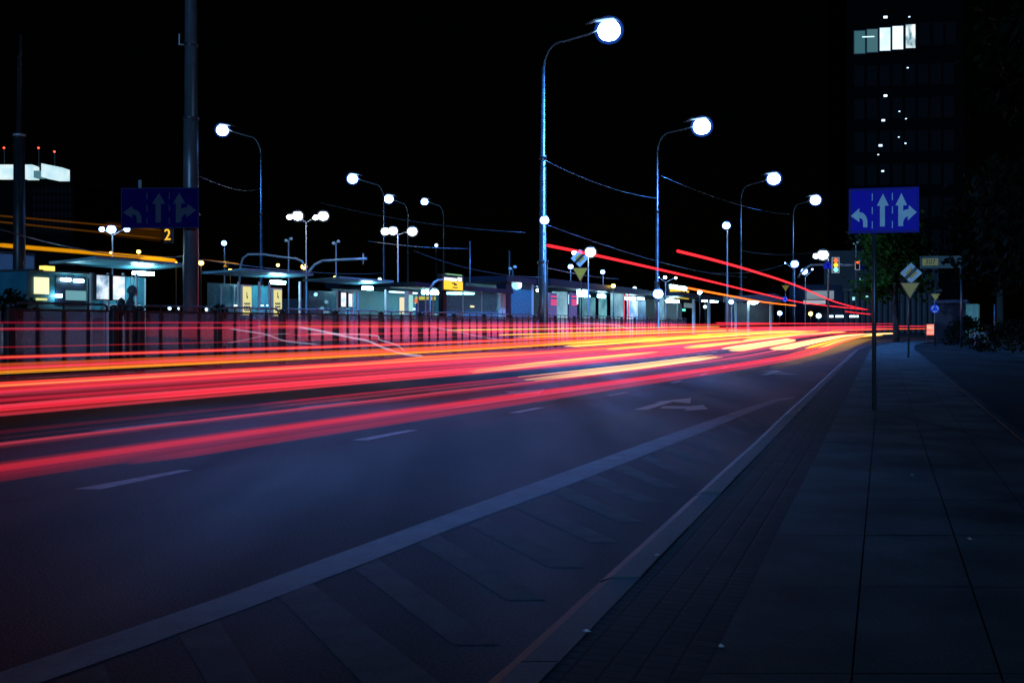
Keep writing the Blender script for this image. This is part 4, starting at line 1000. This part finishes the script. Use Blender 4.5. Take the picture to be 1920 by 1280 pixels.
# tower right
Y = 170; k = Y / F; t = thing('tower_block', 'dark tower block at the upper right with one lit row of windows', 'building', ((1670 - 960) * k, Y, 0), -.12)
def rl(px, py): return ((px - 1670) * k, ZZ(py, Y))
B((1590 - 1670) * k, 0, 0, (1800 - 1670) * k, 16, ZZ(-60, Y)).build('wall', DBLD, t)
DARKWIN = _m['unlit_window']
WW = [em('tower_window_teal', (.06, .20, .22), .55), em('tower_window_teal2', (.10, .27, .28), .5), emv('tower_window_white', ((.55, .85, .95), (.9, 1, 1)), 1.15, (.6, 1, .4)), emv('tower_window_white2', ((.6, .9, 1), (1, 1, 1)), 1.3, (.6, 1, .4)), emv('tower_window_mixed', ((.02, .14, .18), (.9, 1, 1)), 1.2, (1.2, 1, .5))]
for i, px in enumerate((1604, 1627, 1650, 1673, 1697)):
    x0, z0 = rl(px, 99 - i * 1.8); x1, z1 = rl(px + (19 if i < 4 else 17), 57 - i * 2.2)
    fr = B(x0 - .15, -.12, z0 - .15, x1 + .15, -.005, z1 + .15).build('window', DARK, t); B(x0, -.16, z0, x1, -.125, z1).build('pane', WW[i], fr)
x0, z0 = rl(1618, 69.5); x1, z1 = rl(1640, 67.5); B(x0, -.2, z0, x1, -.165, z1).build('office_light', em('office_tube', (.6, .9, 1), 1.5), t)
for px in (1722, 1746, 1768):
    x0, z0 = rl(px, 88); x1, z1 = rl(px + 18, 46); B(x0, -.1, z0, x1, -.005, z1).build('window', DARKWIN, t)
for rr in range(1, 7):
    for i in range(8):
        x0, z0 = rl(1604 + i * 23, 99 + rr * 62); x1, z1 = rl(1622 + i * 23, 60 + rr * 62); B(x0, -.06, z0, x1, -.004, z1).build('window', DARKWIN, t)
for px, py, r in [(1660, 33, .3), (1703, 34, .13), (1700, 129, .13), (1660, 180, .28), (1685, 210, .12), (1697, 224, .12), (1656, 226, .26), (1684, 258, .11), (1696, 270, .14), (1651, 273, .28), (1647, 290, .12), (1655, 321, .2)]:
    x, z = rl(px, py); B(x - r, -.3, z - r * .6, x + r, -.17, z + r * .6).build('small_light', em('tower_small_light', (.55, .8, 1), 2.4), t)
# long facade closing the road
Y = 128; k = Y / F; t = thing('office_building', 'dark ribbed office facade closing the road behind the far bend', 'building', ((1630 - 960) * k, Y, 0), 0)
def rl(px, py): return ((px - 1630) * k, ZZ(py, Y))
B((1545 - 1630) * k, 0, 0, (1760 - 1630) * k, 14, ZZ(470, Y)).build('wall', pm('dark_blue_facade', (.008, .014, .026), .5, 0, .4, .3, .05), t)
B((1540 - 1630) * k, -.7, ZZ(547, Y), (1762 - 1630) * k, -.02, ZZ(542, Y)).build('cornice', pm('cornice_grey', (.05, .06, .07), .6, 0, .2, 1, .05), t)
for i in range(20):
    x = (1550 + i * 10.5 - 1630) * k; B(x - .12, -.6, 0, x + .12, -.025, ZZ(547.5, Y)).build('fin', pm('fin_grey', (.05, .06, .08), .5, .2, .2, 1, .03), t)
for px, py, a, b in [(1573, 553, 2.4, 3.5), (1597, 560, 2.0, 3.0), (1622, 556, 2, 1.2), (1610, 525, 1.2, 3), (1636, 527, 1, 2)]:
    x, z = rl(px, py); B(x - a * k, -.75, z - b * k, x + a * k, -.62, z + b * k).build('lit_window', em('facade_cyan_light', (.35, .8, .9), 1.2), t)
# lit low building left of it
Y = 118; k = Y / F; t = thing('low_building', 'low pale building with lit fascia behind the high bus light trails', 'building', ((1530 - 960) * k, Y, 0), 0)
def rl(px, py): return ((px - 1530) * k, ZZ(py, Y))
B((1480 - 1530) * k, 0, 0, (1580 - 1530) * k, 9, ZZ(534, Y)).build('wall', NAVY, t)
B((1512 - 1530) * k, -.3, ZZ(561, Y), (1562 - 1530) * k, -.01, ZZ(545, Y)).build('lit_fascia', emv('grey_fascia_light', ((.10, .13, .16), (.25, .32, .36)), .8, (.3, 1, .5)), t)
B((1505 - 1530) * k, -.6, ZZ(570, Y), (1545 - 1530) * k, -.31, ZZ(563, Y)).build('canopy', em('canopy_white_light', (.6, .65, .75), .6), t)
for px in (1553, 1568, 1572, 1594, 1600): x, z = rl(px, 593); B(x - .3, -.9, z - .12, x + .3, -.65, z + .12).build('low_light', TUBES, t)
# backdrop block behind shelters
Y = 150; k = Y / F; t = thing('tram_depot', 'long dark low hall far behind the tram shelters', 'building', ((700 - 960) * k, Y, 0), 0)
B((420 - 700) * k, 0, 0, (1190 - 700) * k, 10, ZZ(560, Y)).build('wall', NAVY, t)
for i, px in enumerate((500, 520, 590, 612, 745, 760, 790)):
    x = (px - 700) * k; z = ZZ(585 if i % 2 else 590, Y); B(x - .35, -.3, z - .15, x + .35, -.02, z + .15).build('lit_window', TUBES, t)
for a in ((580, 665, 555, 562), (715, 765, 564, 569)):
    B((a[0] - 700) * k, -.6, ZZ(a[3], Y), (a[1] - 700) * k, -.31, ZZ(a[2], Y)).build('pale_fascia', em('depot_fascia_light', (.2, .35, .42), .45), t)
# utility block at the right
Y = 52; k = Y / F; t = thing('utility_block', 'small windowless block with one teal lit side beside the right trees', 'building', ((1790 - 960) * k, Y, 0), -.47)
B(-1.0, 0, 0, .52, 2.6, ZZ(568, Y)).build('wall', pm('block_wall', (.008, .009, .014), .7, 0, .2, 1.5, .1), t)
B(-1.08, -.08, ZZ(568, Y), .6, 2.7, ZZ(562, Y)).build('roof_slab', pm('roof_slab', (.05, .07, .10), .6, 0, .2, 1.5, .1), t)
B(.53, .1, .4, 1.1, 2.4, ZZ(570, Y)).build('lit_side', emv('teal_side_glow', ((.02, .14, .2), (.08, .36, .48)), .28, (3, 1, .4)), t)  # lit look of this side is put in as emission
# red lit panel
Y = 66; k = Y / F; t = thing('lit_board', 'small glowing red and orange board standing at the end of the stream', 'advert board', ((1746 - 960) * k, Y, 0), 0)
B(-9.5 * k, 0, ZZ(629, Y), 9.5 * k, .15, ZZ(607, Y)).build('case', BLACKP, t)
B(-8.5 * k, -.03, ZZ(628, Y), 8.5 * k, -.005, ZZ(608, Y)).build('lit_face', emv('board_red_light', ((1, .03, .03), (1, .45, .3)), 1.3, (1, 1, 4)), t)
for s in (-1, 1): B(s * 7 * k - .03, .03, 0, s * 7 * k + .03, .1, ZZ(629, Y)).build('leg', DARK, t)
# litter bin, box, thin pole at right
q = G(1841, 652, PZ); t = thing('utility_box', 'grey street utility box in front of the dark right hedge', 'utility box', q, -.3)
w_ = 12 * q.y / F; B(-w_, -.25, 0, w_, .25, 27 * q.y / F).build('body', pm('box_grey', (.07, .08, .10), .55, 0, .2, 2, .05), t, bevel=.01); B(-w_ - .03, -.28, 27 * q.y / F + .002, w_ + .03, .28, 29 * q.y / F).build('lid', SBACK, t)
q = G(1865, 656, PZ); t = thing('thin_pole', 'thin dark pole right of the grey utility box', 'pole', q, 0)
MB().tube([(0, 0, 0), (0, 0, 86 * q.y / F)], .03, 8).build('shaft', POLE, t, True); MB().tube([(0, 0, 50 * q.y / F), (0, 0, 54 * q.y / F)], .045, 8).build('clamp', POLE, t, True)

# ------------------------------------------------------------------ trees and hedge
def leafmat(name, c):
    return pm(name, c, .7, 0, .5, 3, 0, spec=.05)
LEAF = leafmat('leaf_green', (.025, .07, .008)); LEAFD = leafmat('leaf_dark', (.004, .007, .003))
BARK = pm('bark', (.03, .025, .02), .85, 0, .3, 8, .5, 30)
def tree(base, ht, tr, cr_, cz, n, label, mat, cat='tree', seed=1, leaf=.16, group=None):
    rnd = random.Random(seed); t = thing('broadleaf_tree', label, cat, base, rnd.uniform(0, 6), group)
    tk = MB().tube([(0, 0, 0), (.05, .03, ht * .25), (-.03, .05, ht * .5), (.04, 0, ht * .8)], [tr, tr * .8, tr * .6, tr * .25], 10)
    cl = []
    for i in range(26):
        a = rnd.uniform(0, 6.28); e = rnd.uniform(-.7, 1); q = rnd.uniform(.45, 1)
        p = Vector((cr_ * q * math.cos(a) * math.cos(e), cr_ * q * math.sin(a) * math.cos(e), ht * cz + (ht * (1 - cz)) * q * math.sin(e)))
        cl.append(p)
        if i < 9: s = Vector((0, 0, ht * rnd.uniform(.3, .6))); tk.tube([s, s.lerp(p, .5) + Vector((0, 0, .2)), p], [tr * .4, tr * .22, tr * .08], 6)
    tk.build('trunk', BARK, t, True)
    lv = MB()
    for i in range(n):
        c = cl[rnd.randrange(len(cl))]; p = c + Vector((rnd.gauss(0, 1), rnd.gauss(0, 1), rnd.gauss(0, .8))) * cr_ * .2
        d = Vector((rnd.gauss(0, 1), rnd.gauss(0, 1), rnd.gauss(0, 1))).normalized(); u = d.orthogonal().normalized(); v = d.cross(u); s = leaf * rnd.uniform(.6, 1.3)
        lv.add([p - u * s, p + v * s * .5, p + u * s, p - v * s * .5], [(0, 1, 2, 3)])
    lv.build('crown', mat, t); return t
GTR = 'trees along the right pavement'
tree((22.0, 57, 0), 7.6, .18, 2.2, .62, 5200, 'round green tree behind the blue lane sign post', LEAF, seed=3, leaf=.17, group=GTR)
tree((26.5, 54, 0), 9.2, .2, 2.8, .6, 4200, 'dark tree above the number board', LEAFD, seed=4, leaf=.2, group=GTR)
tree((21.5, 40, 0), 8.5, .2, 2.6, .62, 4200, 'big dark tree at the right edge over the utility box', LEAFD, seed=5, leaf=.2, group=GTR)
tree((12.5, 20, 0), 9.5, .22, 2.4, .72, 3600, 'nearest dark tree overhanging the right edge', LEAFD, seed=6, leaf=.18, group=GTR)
def bush(name, base, rx, ry, rz, n, label, cat, mat, seed, leaf=.07):
    rnd = random.Random(seed); t = thing(name, label, cat, base, 0)
    lv = MB()
    for i in range(n):
        a = rnd.uniform(0, 6.28); e = rnd.uniform(0, 1.57); q = rnd.uniform(.6, 1) ** .5 * rnd.choice((.85, 1, 1.12))
        p = Vector((rx * q * math.cos(a) * math.cos(e), ry * q * math.sin(a) * math.cos(e), .05 + rz * q * math.sin(e)))
        d = Vector((rnd.gauss(0, 1), rnd.gauss(0, 1), rnd.gauss(0, 1))).normalized(); u = d.orthogonal().normalized(); v = d.cross(u); s = leaf * rnd.uniform(.6, 1.4)
        lv.add([p - u * s, p + v * s * .55, p + u * s, p - v * s * .55], [(0, 1, 2, 3)])
    lv.build('foliage', mat, t)
    st = MB()
    for i in range(6): a = i; st.tube([(0, 0, 0), (rx * .5 * math.cos(a), ry * .5 * math.sin(a), rz * .7)], [.03, .01], 5)
    st.build('stem', BARK, t)
    return t
q = G(1812, 648, PZ); bush('shrub', q, 1.1, .9, 1.25, 1800, 'dark rounded shrub between the lit block and the utility box', 'shrub', LEAFD, 11)
q = G(1900, 660, PZ); bush('shrub', q, 1.4, .9, 1.0, 1800, 'low dark shrub right of the thin pole', 'shrub', LEAFD, 12)
bush('shrub', (*P(20, 600, 25).xy, .0), .9, .7, 1.75, 1500, 'dark shrub behind the railing at the far left', 'shrub', LEAFD, 13)
bush('shrub', (*P(410, 600, 31).xy, PLZ), .45, .4, 1.25, 900, 'dark small shrub behind the railing left of the first yellow advert', 'shrub', LEAFD, 14)

# ------------------------------------------------------------------ waiting person
def person(loc, rz):
    t = thing('person', 'person in a dark hooded jacket with a backpack standing behind the railing', 'person', loc, rz)
    V = {'hip': (0, 0, .93, .155), 'waist': (0, .0, 1.08, .15), 'chest': (0, .02, 1.30, .175), 'neck': (0, .03, 1.47, .062), 'head0': (0, .05, 1.55, .075), 'head1': (0, .055, 1.645, .098), 'head2': (0, .05, 1.73, .07)}
    for s, n in ((-1, 'l'), (1, 'r')):
        V.update({'sh' + n: (.19 * s, .02, 1.41, .07), 'el' + n: (.245 * s, .0, 1.14, .052), 'wr' + n: (.235 * s, .12, .92, .036), 'ha' + n: (.225 * s, .15, .84, .04),
                  'th' + n: (.10 * s, 0, .86, .105), 'kn' + n: (.105 * s, .03 * s, .50, .068), 'an' + n: (.11 * s, .0, .10, .045), 'to' + n: (.12 * s, .17, .045, .042)})
    ed = [('hip', 'waist'), ('waist', 'chest'), ('chest', 'neck'), ('neck', 'head0'), ('head0', 'head1'), ('head1', 'head2')]
    for n in 'lr': ed += [('chest', 'sh' + n), ('sh' + n, 'el' + n), ('el' + n, 'wr' + n), ('wr' + n, 'ha' + n), ('hip', 'th' + n), ('th' + n, 'kn' + n), ('kn' + n, 'an' + n), ('an' + n, 'to' + n)]
    ks = list(V); me = bpy.data.meshes.new('body'); me.from_pydata([V[k][:3] for k in ks], [(ks.index(a), ks.index(b)) for a, b in ed], [])
    o = bpy.data.objects.new('body', me); C.objects.link(o); o.parent = t
    sk = o.modifiers.new('skin', 'SKIN'); sk.use_smooth_shade = True
    for i, k2 in enumerate(ks):
        d = me.skin_vertices[0].data[i]; d.radius = (V[k2][3], V[k2][3]); d.use_root = (k2 == 'hip')
    o.modifiers.new('sub', 'SUBSURF').levels = 1; o.modifiers['sub'].render_levels = 2
    me.materials.append(pm('person_dark_cloth', (.03, .05, .065), .7, 0, .25, 6, .1))
    MB().ell((0, .06, 1.66), .125, .125, .15, 14, 9, -.35, 1).build('hood', pm('hood_cloth', (.06, .10, .12), .7, 0, .2, 6, .1), t, True)
    MB().ell((0, .145, 1.62), .062, .05, .085, 12, 8).build('face', pm('skin', (.35, .22, .17), .5, 0, .1, 6, .02), t, True)
    MB().ell((0, -.2, 1.24), .17, .11, .25, 14, 9).build('backpack', pm('backpack_cloth', (.02, .03, .045), .65, 0, .2, 6, .1), t, True)
    for s in (-1, 1):
        fg = MB()
        for i in range(4): fg.tube([(.225 * s + (i - 1.5) * .018, .16, .82), (.225 * s + (i - 1.5) * .019, .17, .775), (.225 * s + (i - 1.5) * .017, .155, .74)], [.010, .009, .007], 6)
        fg.tube([(.20 * s, .17, .85), (.195 * s, .2, .80)], [.012, .009], 6); fg.build('fingers', _m['skin'], t, True)
    return t
Yp = 25.6
person(((243 - 960) * Yp / F, Yp, PLZ), -1.1)
